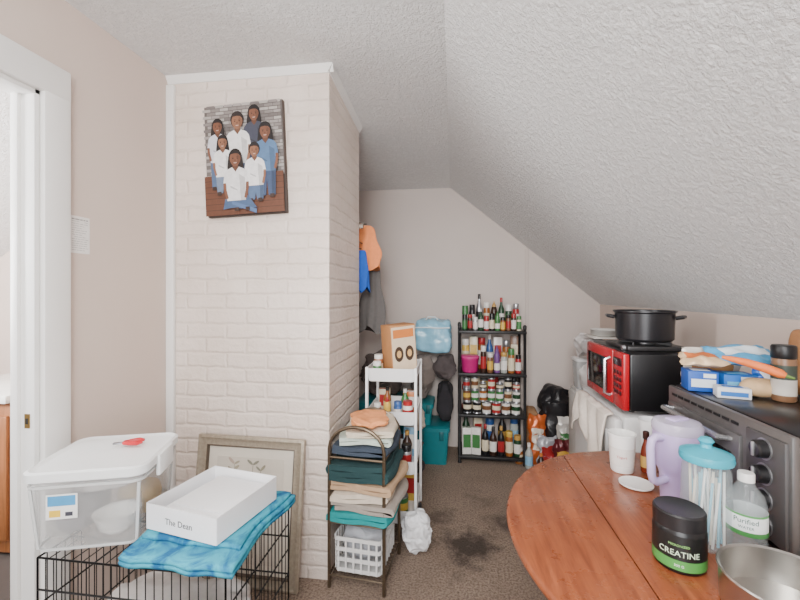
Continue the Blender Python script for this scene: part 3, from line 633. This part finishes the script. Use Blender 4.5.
for lv in range(3):
    n_=[6,7,7][lv]; r=[.036,.031,.030][lv]
    for i in range(n_):
        b,lb=cc[rs.randrange(len(cc))]; x=SX0+.042+r+i*((SX1-SX0-.084-2*r)/(n_-1))
        vessel('can',x,YF+.012+rs.uniform(-.006,.006),SZ[1]+.001+lv*.0985,r,.098 if lv<2 else rs.choice([.06,.098,.085]),b,'',lb,'%s can with %s band, %s from left in %s layer, third shelf'%(b,lb,ORD[i],('lower','middle','upper')[lv]),'cans on the third shelf')
row(SZ[1],3.55,[('jar',.036,.26,'red','white','white'),('carton',.036,.28,'cream','gold','white'),('can',.038,.25,'yellow','','red'),('jar',.036,.28,'amber','red','cream'),('can',.038,.26,'white','','blue'),('jar',.036,.27,'brown','black','white')],'in back row, third shelf','jars behind the cans')
row(SZ[0],YF+.005,[('carton',.037,.22,'white','green','green'),('carton',.037,.22,'white','white','green'),('bottle',.028,.25,'black','red','cream'),('bottle',.03,.23,'dark brown','black','white'),('bottle',.028,.24,'black','gold','red'),('jar',.03,.2,'amber','yellow','cream'),('jar',.03,.17,'dark green','gold','white')],'on the bottom shelf','bottles on the bottom shelf')
row(SZ[0],3.54,[('bottle',.036,.3,'dark green','black','cream'),('carton',.036,.28,'cream','silver','red'),('jar',.04,.26,'white','blue','blue'),('bottle',.036,.31,'black','gold','gold'),('jar',.036,.28,'clear','blue','light blue')],'in back row, bottom shelf','bottles on the bottom shelf')
for px_,py_,k,r,h,b,cp,lb,lab in [(519,463,'jar',.032,.13,'amber','white','cream','amber jar with white lid on carpet by the shelf foot'),(529,468,'bottle',.030,.20,'clear','white','light blue','clear bottle with pale blue label on the carpet'),(541,474,'bottle',.030,.16,'dark brown','orange','orange','dark brown bottle with orange label standing before the bags')]:
    q=onZ(px_,py_,0); vessel(k,q.x,q.y,.001,r,h,b,cp,lb,lab,'bottles on the carpet')
def bag(name,label,loc,size,col,seed,amp=.04,rough=.35,neck=True,p=2.4,rz=0):
    m=MB(); f=c(*col,rough,0,.1,14,.6,30); m.sup((0,0,size[2]/2),size,f,p,14,amp,9,seed)
    return tag(m.obj(name,loc=loc,rz=rz),label,'bag')
def packet(label,loc,w,h,t,col,pan,rz=0,tilt=0,name='snack_bag',crumple=0):
    o=thing(name,label,'packet',loc,rot=(tilt,0,rz)); m=MB()
    def f(s,e=0):
        def g(u,v):
            th=t/2*(max(0,math.sin(PI*u)))**.5*(max(0,math.sin(PI*v)))**.45+e
            P_=Vector(((u-.5)*w*(1-.06*math.sin(PI*v))+.004*math.sin(v*15),s*th+.003*math.sin(u*17+v*11),.0+v*h))
            if crumple:
                nv=noise.noise_vector(P_*22+Vector((loc[0]*9,loc[1]*5,s*0))); P_=P_+Vector((nv.x,nv.y*.8,nv.z*min(1,v*3)))*crumple
            return P_
        return g
    f1=c(*col,.28,.2,.2,30,.5,60)
    m.grid(14,18,f(-1),f1); m.grid(14,18,f(1),f1); m.obj('pouch',o)
    m=MB(); g0=f(-1,.0014); m.grid(10,10,lambda u,v:g0(.14+.72*u,.3+.42*v),c(*pan,.35)); m.obj('printed_panel',o); return o
bag('trash_bag','tall black bin bag standing right of the shelf unit',(.83,3.50,.002),(.24,.24,.63),(34,33,36),3,.05,.35,False,2.8)
bag('paper_bag','brown paper bag standing between the shelf unit and the bin bag',(.65,3.55,.002),(.10,.16,.42),(150,112,78),43,.012,.7,False,5)
packet('crumpled orange snack packet with white panel leaning against the brown paper bag',(.675,3.385,.001),.15,.40,.07,(196,96,46),(224,212,196),R(10),R(-5),crumple=.022)
packet('crumpled silver grey snack packet with red panel standing on the carpet',(.72,3.265,.001),.14,.27,.07,(176,176,182),(160,44,44),R(-8),R(-5),crumple=.022)
packet('crumpled maroon packet with yellow panel lower in front of bin bag',(.81,3.17,.001),.14,.28,.07,(96,34,40),(206,160,70),R(8),R(-4),crumple=.022)
packet('crumpled white packet with green panel leaning near the fridge side',(.86,3.27,.001),.13,.42,.06,(216,212,206),(70,124,72),R(-14),R(-5),crumple=.022)
# ================================================================= FRIDGE, MICROWAVE, POT
WF=c(228,227,226,.35,0,.03)
fg=thing('mini_fridge','white mini fridge under the red microwave','fridge',(.965,2.22,0),R(-90))
m=MB(); m.box((0,.02,.43),(.6,.46,.82),WF,.012); m.obj('body',fg)
m=MB(); m.box((0,-.232,.44),(.6,.04,.78),WF,.014); dd=m.obj('door',fg)
m=MB(); m.box((.24,-.262,.66),(.022,.02,.22),c(190,190,190,.3),.006); m.obj('handle',dd)
for sx in (-1,1):
    for y in (-.18,.2):
        m=MB(); m.lathe([(0,0),(.02,0),(.02,.02),(0,.02)],c(40,40,40),(sx*.26,y,0),10); m.obj('foot',fg)
DR=fab(226,214,202)
mw=thing('microwave','red fronted microwave with black casing under the black pot','microwave',(.94,2.15,.86),R(-90))
CB=c(22,21,23,.35); RD_=c(176,22,34,.25)
m=MB(); m.box((0,-.012,.14),(.50,.31,.255),CB,.008); m.obj('casing',mw)
m=MB(); m.box((-.065,-.182,.14),(.37,.028,.255),RD_,.008); dd=m.obj('door',mw)
m=MB(); m.box((-.075,-.197,.14),(.27,.004,.165),c(20,18,20,.12),.006); m.obj('window',dd)
m=MB(); m.tube([(.1,-.197,.05),(.1,-.222,.06),(.1,-.222,.22),(.1,-.197,.23)],.008,c(200,200,204,.25,.9),8); m.obj('handle',dd)
m=MB(); m.box((.187,-.182,.14),(.125,.028,.255),RD_,.008); cpn=m.obj('control_panel',mw)
m=MB(); m.box((.187,-.197,.225),(.09,.003,.035),c(12,20,18,.15)); m.obj('display',cpn)
m=MB()
for i in range(3):
    for j in range(4): m.box((.155+.032*i,-.197,.175-.03*j),(.022,.004,.018),c(60,14,20,.4),.003)
m.obj('buttons',cpn)
for sx in (-1,1):
    for sy in (-1,1):
        m=MB(); m.lathe([(0,0),(.013,0),(.013,.014),(0,.014)],CB,(sx*.2,-.012+sy*.13,0),10); m.obj('foot',mw)
cloth=MB()
def dr2(u,v):
    s=v*.36; y=1.93+.44*u
    if s<.03: return (.715-s*.6,y,.849+.006*abs(math.sin(u*13)))
    return (.690-.022*abs(math.sin(u*10+v*2))*min(1,v*2)-.02*v,y+.012*math.sin(v*7),.849-(s-.03)*.62*(1+.4*math.sin(u*6+.5)))
cloth.grid(40,18,dr2,DR); tag(cloth.obj('draped_towel',solid=.008),'cream towel draped over the front of the white fridge','towel')
BX=.93
bu=thing('gas_burner','dark portable hob on top of the red microwave','stove burner',(BX,2.13,1.1285),R(-90))
m=MB(); m.box((0,0,.012),(.28,.26,.022),c(60,59,60,.35,.5),.006); m.obj('base',bu)
m=MB()
for a in range(4): m.box((.075*math.cos(a*PI/2+.78),.075*math.sin(a*PI/2+.78),.03),(.09,.008,.014),CB,rz=a*PI/2+.78)
m.lathe([(0,.022),(.05,.022),(.05,.03),(0,.032)],c(150,150,152,.4,.6)); m.obj('grate',bu)
m=MB(); m.lathe([(0,0),(.014,0),(.012,.012),(0,.012)],c(170,170,172,.3,.8),M=Tr((.1,-.13,.012))@Matrix.Rotation(PI/2,4,'X'),seg=12); m.obj('knob',bu)
po=thing('stock_pot','large black cooking pot on the hob above the microwave','pot',(BX,2.13,1.1665),R(-25))
PB=c(36,35,38,.3,.2)
m=MB(); m.lathe([(0,0),(.115,0),(.126,.012),(.130,.135),(.138,.141),(.138,.148),(.130,.146),(.124,.016),(0,.012)],PB,seg=36); m.obj('pan',po)
for s in (-1,1):
    m=MB(); m.tube([(s*.128,-.035,.112),(s*.158,-.032,.118),(s*.166,0,.12),(s*.158,.032,.118),(s*.128,.035,.112)],.008,PB,8); m.obj('handle',po)
ub=thing('utility_cabinet','low white cabinet hidden behind the mini fridge holding bags','cabinet',(1.03,2.86,0),R(-90))
m=MB(); m.box((0,0,.36),(.5,.36,.72),c(206,204,200,.5),.006); m.obj('body',ub)
for s in (-1,1):
    m=MB(); m.box((s*.123,-.187,.36),(.24,.014,.68),c(214,212,208,.5),.004); dd=m.obj('door',ub)
    m=MB(); m.box((s*.02,-.2,.4),(.01,.014,.1),c(150,150,150,.3,.8),.003); m.obj('handle',dd)
fbx=thing('food_container','translucent plastic food container at the left end behind the microwave','container',(.92,3.02,.722))
m=MB(); tray(m,.14,.14,.2,.003,.02,c(210,212,212,.2,0,.05,10,alpha=.5),0,.02); m.obj('tub',fbx)
m=MB(); m.loft([rr(.146,.146,.022,.195),rr(.15,.15,.022,.2),rr(.15,.15,.022,.212),rr(.13,.13,.02,.216)],c(226,226,226,.4)); m.obj('lid',fbx)
bag('plastic_bag','white carrier bag bulging behind the microwave',(.93,2.78,.722),(.2,.22,.24),(206,202,200),21,.05,.3,False)
bag('plastic_bag','grey bundled bag stacked above the white carrier bag',(.925,2.79,.966),(.18,.2,.14),(176,172,172),23,.04,.3,False)
bag('plastic_bag','pale rumpled bag on the lid of the translucent container',(.92,3.02,.94),(.13,.13,.17),(196,190,188),27,.04,.3,False)
m=MB(); m.box((0,0,.004),(.2,.22,.008),c(214,210,204,.5),.002); tag(m.obj('tray',loc=(.98,2.80,1.108)),'flat pale tray under the stack of white plates','tray')
for k in range(4):
    m=MB(); m.lathe([(0,0),(.05,0),(.085,.012),(.09,.016),(.083,.014),(.05,.004),(0,.004)],c(236,234,230,.3),seg=28)
    tag(m.obj('plate',loc=(.98,2.80,1.117+.009*k)),'white plate in the small stack left of the black pot','plate','plates stacked behind the pot')
# ================================================================= OVEN + STAND
sd=thing('side_cabinet','dark low cabinet carrying the toaster oven beside the table','cabinet',(1.02,1.36,0),R(-90))
m=MB(); m.box((0,0,.37),(.66,.4,.74),c(46,40,38,.5),.006); m.obj('body',sd)
for s in (-1,1):
    m=MB(); m.box((s*.16,-.207,.36),(.31,.014,.66),c(52,46,43,.5),.004); m.obj('door',sd)
ov=thing('toaster_oven','large black and steel toaster oven with knobs beside the round table','toaster oven',(1.0,1.36,.741),R(-90))
OB=c(30,29,31,.3,.2); SS=c(124,121,120,.36,.7)
OW,OD,OH=.57,.40,.31
m=MB(); m.box((0,.012,.012+.155),(OW,OD-.024,.295),OB,.01); m.obj('casing',ov)
m=MB(); m.box((0,-.188,.167),(OW-.006,.02,.29),SS,.006); m.obj('front_frame',ov)
m=MB(); m.box((-.075,-.201,.15),(.38,.014,.215),c(112,110,110,.36,.6),.005); dd=m.obj('door',ov)
m=MB(); m.box((-.075,-.2095,.13),(.32,.003,.14),c(24,23,24,.1),.003); m.obj('window',dd)
m=MB(); m.tube([(-.23,-.208,.237),(-.23,-.24,.24),(.08,-.24,.24),(.08,-.208,.237)],.009,c(190,189,190,.25,.9),8); m.obj('handle',dd)
m=MB(); m.box((.205,-.2,.16),(.135,.012,.265),c(104,102,102,.34,.6),.004); cpn=m.obj('control_panel',ov)
for z in (.255,.19,.125,.06):
    m=MB(); M0=Tr((.205,-.205,z))@Matrix.Rotation(PI/2,4,'X'); m.lathe([(.028,0),(.028,.003),(0,.003)],c(170,170,172,.3,.8),M=M0,seg=20); m.lathe([(0,0),(.024,0),(.022,.022),(.018,.026),(0,.026)],c(24,23,25,.3),M=M0,seg=20); m.box((0,0,.028),(.006,.036,.006),c(200,200,202,.3,.8),.001,M=M0); m.obj('knob',cpn)
m=MB()
for i in range(9): m.box((-.235+.04*i,-.199,.285),(.028,.004,.008),CB)
m.obj('vent_slots',ov)
for sx in (-1,1):
    for sy in (-1,1):
        m=MB(); m.lathe([(0,0),(.016,0),(.018,.014),(0,.014)],CB,(sx*.24,sy*.14,0),10); m.obj('foot',ov)
ZO=.741+.3155
def carton(name,label,cat,x,y,z,w,d,h,col,band,rz,group=None):
    o=thing(name,label,cat,(x,y,z),rz,group); m=MB(); m.box((0,0,h/2),(w,d,h),c(*col,.5,0,.06),.002); m.obj('carton',o)
    m=MB(); m.box((0,-d/2-.0006,h*.42),(w*.8,.001,h*.4),c(*band,.5)); m.box((w*.2,-d/2-.0007,h*.8),(w*.4,.001,h*.2),c(236,238,240,.5)); m.box((0,0,h+.0004),(w*.6,d*.5,.0008),c(*band,.5)); m.obj('printed_panel',o); return o
carton('wrap_box','deep blue food wrap box at the far left end of the toaster oven','box',.865,1.56,ZO,.09,.08,.07,(24,84,176),(220,228,236),R(-12),'food wrap boxes')
carton('wrap_box','brighter blue food wrap box just right of the deep blue one','box',.975,1.555,ZO,.10,.08,.062,(34,110,198),(110,190,230),R(-6),'food wrap boxes')
packet('cream and orange pastry packet lying on the deep blue wrap box',(.86,1.515,ZO+.094),.14,.085,.04,(222,190,150),(196,104,50),R(-14),R(-72),'pastry_packet',.008)
packet('long light blue crinkled packet lying across the wrap boxes',(1.02,1.53,ZO+.098),.24,.10,.05,(84,170,220),(226,236,242),R(6),R(-62),'snack_bag',.01)
packet('royal blue crinkled packet between the wrap boxes and the sweet potato',(1.08,1.52,ZO+.014),.10,.085,.04,(28,92,184),(236,236,240),R(10),R(-30),'snack_bag',.006)
packet('clear and white bread packet behind the blue wrap boxes',(.94,1.628,ZO+.001),.2,.14,.03,(222,214,204),(188,140,92),R(-4),0,'bread_packet')
carton('tea_box','small white and blue carton lying before the blue wrap boxes','box',.905,1.455,ZO,.09,.05,.035,(222,224,228),(40,110,190),R(-16))
q=onZ(752,394,ZO); o=MB(); o.sup((0,0,.031),(.115,.075,.062),c(206,172,130,.7,0,.2,60),2.2,8,.004,20,4); tag(o.obj('potato',loc=(q.x,q.y-.04,ZO+.001),rz=R(-8)),'pale brown sweet potato on top of the toaster oven','vegetable')
ca=thing('carrot','long orange carrot lying across the things on the oven','vegetable',(0,0,0))
a0=onY(722,1.44,357); a1=onY(786,1.345,376); d_=a1-a0
m=MB(); pts=[a0+d_*t_+Vector((0,0,.006*math.sin(PI*t_))) for t_ in (0,.15,.4,.7,.92,1)]
m.tube(pts,[.005,.009,.012,.014,.014,.008],c(238,120,52,.6,0,.1,50),10); m.obj('root',ca)
m=MB(); m.tube([a1,a1+d_.normalized()*.02],[.006,.003],c(100,130,60),6); m.obj('stem',ca)
q=onZ(784,402,ZO); sj=thing('seasoning_jar','tall seasoning jar with black lid standing right of the sweet potato','jar',(q.x+.01,q.y+.015,ZO+.001))
m=MB(); m.lathe([(0,0),(.028,0),(.031,.005),(.031,.13),(.028,.14),(0,.14)],c(130,96,70,.3),seg=20); m.obj('body',sj)
m=MB(); m.lathe([(.0305,.135),(.032,.137),(.032,.172),(.029,.177),(0,.177)],c(20,20,22,.4),seg=20); m.obj('lid',sj)
m=MB(); m.lathe([(.0316,.02),(.0316,.07)],c(206,200,190,.5),seg=20); m.lathe([(.0316,.07),(.0316,.115)],c(60,70,60,.5),seg=20); m.obj('label',sj)
bag('bread_bag','brown paper bag standing at the right end of the oven',(1.155,1.49,ZO+.002),(.09,.11,.22),(160,110,70),37,.015,.6,False,3)
# ================================================================= TABLE
TW=wood_mat('table_wood',(112,54,30),(164,92,56),.28,'Y'); TW2=wood_mat('table_leg_wood',(86,38,22),(120,60,36),.3,'Z')
tb=thing('drop_leaf_table','round reddish wood drop leaf table with worn top','table',(.68,1.16,0))
EA,EB,CUT,SEAM,TZ=.53,.60,.10,-.25,.75
def dpoly(x0,x1,k):
    ea,eb=EA-k,EB-k; pts=[]; N=64
    x0=max(x0,-ea)
    for i in range(N+1):
        x=x0+(x1-x0)*(1-math.cos(PI*i/N))/2; pts.append((x,-eb*math.sqrt(max(0,1-(x/ea)**2))))
    return pts+[(x,-y) for x,y in reversed(pts) if abs(y)>1e-6]
def slab(x0,x1):
    m=MB(); L=[]
    for k,z in ((.012,TZ-.024),(.003,TZ-.02),(0,TZ-.012),(.004,TZ-.003),(.010,TZ)):
        L.append([(x,y,z) for x,y in dpoly(x0,x1,k)])
    n=min(len(l) for l in L)
    m.loft([l[:n] for l in L],TW); return m
slab(-EA,SEAM-.002).obj('leaf',tb,angle=50); slab(SEAM+.002,CUT).obj('tabletop',tb,angle=50)
m=MB()
for a,b in (((-.2,-.35),(.08,-.35)),((-.2,.35),(.08,.35)),((-.2,-.35),(-.2,.35)),((.08,-.35),(.08,.35))):
    m.box(((a[0]+b[0])/2,(a[1]+b[1])/2,TZ-.075),(abs(a[0]-b[0])+.022,abs(a[1]-b[1])+.022,.1),TW2,.003)
m.obj('apron',tb)
for x in (-.2,.08):
    for y in (-.35,.35):
        m=MB(); m.lathe([(0,0),(.014,0),(.018,.03),(.016,.1),(.024,.3),(.018,.34),(.028,.4),(.03,.56),(.024,.58),(.028,.62),(.028,TZ-.03),(0,TZ-.03)],TW2,(x,y,0),16); m.obj('leg',tb)
Z=TZ+.001
def at(px_,py_): q=onZ(px_,py_,Z); return (q.x,q.y,Z)
L_=at(622,470); yt=thing('yogurt_tub','open white plastic tub at the far edge of the round table','tub',L_)
WP=c(240,238,234,.35,0,.02)
m=MB(); m.lathe([(0,0),(.036,0),(.038,.004),(.045,.13),(.048,.132),(.048,.138),(.044,.138),(.036,.008),(0,.006)],WP,seg=28); m.obj('cup',yt)
m=MB(); m.lathe([(.0435,.09),(.0398,.025)],c(226,220,214,.4),seg=28); m.obj('printed_band',yt)
text('Yogurt',.012,c(190,60,70,.5),Tr((0,0,.06))@RZ(R(-22)),yt,bend=.0432)
m=MB(); m.lathe([(0,0),(.045,0),(.052,.004),(.052,.008),(.046,.006),(0,.005)],WP,seg=28); tag(m.obj('tub_lid',loc=at(636,485)),'flat white tub lid lying beside the purple tumbler','lid')
m=MB(); m.lathe([(0,0),(.03,0),(.043,.15),(.045,.152),(.042,.152),(.03,.004),(0,.003)],c(240,240,240,.5),seg=24); tag(m.obj('paper_cup',loc=at(651,458)),'plain white paper cup behind the red sauce bottle','cup')
sb=thing('sauce_bottle','slim brown red sauce bottle with dark cap behind the purple tumbler','bottle',at(646,472))
m=MB(); m.lathe([(0,0),(.015,0),(.017,.005),(.017,.07),(.014,.088),(.008,.11),(.007,.125),(0,.125)],c(126,50,32,.25),seg=18); m.obj('body',sb)
m=MB(); m.lathe([(.009,.12),(.0105,.122),(.0105,.145),(.008,.148),(0,.148)],c(60,30,24,.4),seg=14); m.obj('cap',sb)
m=MB(); m.lathe([(.0175,.02),(.0175,.06)],c(210,170,90,.5),seg=18); m.obj('label',sb)
tu=thing('tumbler','lilac insulated tumbler with side handle on the round table','tumbler',at(677,501),R(206))
LI=c(184,164,210,.35,0,.04); LI2=c(198,180,222,.35,0,.04); LIC=c(220,212,232,.1,0,.04,10,alpha=.6)
m=MB(); m.lathe([(0,0),(.042,0),(.045,.006),(.048,.085),(.052,.098),(.063,.115),(.067,.222),(.065,.227),(0,.227)],LI,seg=32); m.obj('body',tu)
m=MB(); m.lathe([(.0675,.219),(.069,.223),(.069,.239),(.063,.25),(.03,.254),(0,.254)],LIC,seg=32); m.box((0,.0,.257),(.06,.034,.007),LI2,.003); m.obj('lid',tu)
m=MB(); m.tube([(.06,0,.205),(.092,0,.21),(.105,0,.202),(.109,0,.18),(.106,0,.1),(.1,0,.08),(.086,0,.072),(.042,0,.076)],.0115,LI2,10); m.obj('handle',tu)
CA_=at(706,543)
ja=thing('glass_canister','tall clear canister of paper straws with turquoise lid','canister',CA_)
GL=c(214,226,228,.05,0,.02,10,0,150,.24)
m=MB(); m.lathe([(0,.003),(.046,0),(.053,.008),(.056,.1),(.053,.195),(.046,.215),(.046,.225)],GL,seg=32); m.obj('jar',ja)
m=MB(); TQ=c(48,170,192,.35,0,.05)
m.lathe([(.046,.214),(.058,.216),(.06,.224),(.058,.236),(.03,.246),(.014,.25),(.012,.258),(.018,.266),(.012,.274),(0,.276)],TQ,seg=32); m.obj('lid',ja)
for i in range(20):
    a=i*2.399; r0=.006+.0075*math.sqrt(i); m=MB(); x,y=r0*math.cos(a),r0*math.sin(a); x1,y1=r0*math.cos(a+.5),r0*math.sin(a+.5)
    m.tube([(x,y,.006),(x1,y1,.185+.02*math.sin(i*3.3))],.003,c(*[(240,240,236),(130,196,220),(240,228,208)][i%3],.5),6)
    so=m.obj('paper_straw',loc=CA_); tag(so,['white','pale blue','cream'][i%3]+' paper straw among those inside the turquoise lidded canister','straw',['white straws in the canister','blue straws in the canister','cream straws in the canister'][i%3])
CRP=at(679,562)
cr_=thing('supplement_tub','black supplement tub with white and green lettering near the table edge','tub',CRP,R(-6))
m=MB(); m.lathe([(0,0),(.05,0),(.054,.004),(.055,.012),(.055,.09),(.05,.1),(0,.1)],c(20,20,22,.3),seg=36); m.obj('jar',cr_)
m=MB(); m.lathe([(.05,.096),(.0545,.098),(.0545,.13),(.051,.134),(.046,.132),(0,.132)],c(28,27,29,.4),seg=36); m.obj('lid',cr_)
m=MB(); m.lathe([(.0556,.01),(.0556,.033)],c(78,150,70,.4),seg=36); m.lathe([(.0556,.033),(.0556,.088)],c(24,26,26,.4),seg=36); m.obj('label',cr_)
fa=-math.atan2(CRP[0],CRP[1])
text('CREATINE',.0185,c(216,236,206,.4),RZ(fa+R(6))@Tr((0,0,.048)),cr_,bend=.0559)
text('MICRONIZED',.007,c(150,210,120,.4),RZ(fa+R(6))@Tr((0,0,.067)),cr_,bend=.0559)
text('300 G',.008,c(235,240,230,.4),RZ(fa+R(6))@Tr((0,0,.021)),cr_,bend=.0559)
wp=at(746,553); wbt=thing('water_bottle','clear plastic water bottle with white cap near the steel pot','bottle',wp)
CL=c(222,232,234,.04,0,.02,10,0,150,.16)
k_=1.26
m=MB(); m.lathe([(r*k_,z) for r,z in [(0,.004),(.026,0),(.032,.006),(.033,.02),(.0312,.026),(.033,.032),(.033,.04),(.0312,.046),(.033,.052),(.033,.125),(.028,.15),(.015,.172),(.011,.186),(0,.186)]],CL,seg=28); m.obj('body',wbt)
m=MB(); m.lathe([(0,.01),(.037,.01),(.0385,.03),(.0385,.118),(0,.12)],c(206,220,224,.04,0,.02,10,0,150,.14),seg=24); m.obj('water',wbt)
m=MB(); m.lathe([(.0155,.18),(.0175,.181),(.0175,.2),(.016,.202),(0,.202)],WP,seg=20); m.obj('cap',wbt)
m=MB(); rl=.033*k_+.0007; m.lathe([(rl,.06),(rl,.112)],c(240,246,246,.4),seg=28); m.lathe([(rl+.0002,.06),(rl+.0002,.071)],c(70,140,74,.4),seg=28); m.lathe([(rl+.0002,.107),(rl+.0002,.112)],c(90,160,90,.4),seg=28); m.obj('label',wbt)
fa=-math.atan2(wp[0],wp[1])
text('Purified',.0165,c(24,84,74,.4),RZ(fa)@Tr((0,0,.096)),wbt,bend=rl+.0004)
text('WATER',.009,c(30,90,80,.4),RZ(fa)@Tr((0,0,.081)),wbt,bend=rl+.0004)
sp=thing('steel_saucepan','open brushed steel saucepan at the near right of the table','saucepan',(.655,.89,Z))
S2=c(190,187,182,.28,.95,.05)
m=MB(); m.lathe([(0,0),(.1,0),(.108,.008),(.11,.075),(.114,.08),(.112,.083),(.107,.08),(.105,.012),(0,.006)],S2,seg=40); m.obj('pan',sp)
m=MB(); m.tube([(.108,.02,.06),(.14,.03,.066),(.15,.0,.068),(.14,-.03,.066),(.108,-.02,.06)],.005,S2,8); m.obj('handle',sp)
# ================================================================= CAMERA + LIGHT
cam=bpy.data.cameras.new('camera'); cam.lens=18; cam.sensor_width=36; cam.shift_y=-7/800; cam.clip_start=.02
co_=bpy.data.objects.new('camera',cam); C.objects.link(co_); co_.location=(0,0,H); co_.rotation_euler=(PI/2,0,TH); SC.camera=co_
def area(name,loc,target,sx,sy,power,col=(1,.97,.93)):
    l=bpy.data.lights.new(name,'AREA'); l.shape='RECTANGLE'; l.size=sx; l.size_y=sy; l.energy=power; l.color=col
    o=bpy.data.objects.new(name,l); C.objects.link(o); o.location=loc; d=Vector(target)-Vector(loc); o.rotation_euler=d.to_track_quat('-Z','Y').to_euler(); return o
area('ceiling_lamp',(-.35,-.35,2.3),(-.1,2.2,.9),.8,.6,44,(1,.985,.965))
area('window_light',(-.3,-1.2,1.3),(-.2,2.5,1.95),1.4,1.4,58,(.985,.99,1))
area('hall_light',(-2.7,.6,1.6),(-2.7,2.0,2.3),.8,.8,150,(.98,.99,1))
l=bpy.data.lights.new('alcove_fill_spot','SPOT'); l.energy=220; l.spot_size=R(52); l.spot_blend=1; l.shadow_soft_size=.3; l.color=(1,.985,.97)  # added fill spot behind the camera to brighten the back alcove, not a room fixture
o=bpy.data.objects.new('alcove_fill_spot',l); C.objects.link(o); o.location=(.05,-.5,2.0); o.rotation_euler=(Vector((.15,3.6,.9))-o.location).to_track_quat('-Z','Y').to_euler()
w=bpy.data.worlds.new('world'); SC.world=w; w.use_nodes=True; w.node_tree.nodes['Background'].inputs[0].default_value=(.97,.98,1,1); w.node_tree.nodes['Background'].inputs[1].default_value=.95
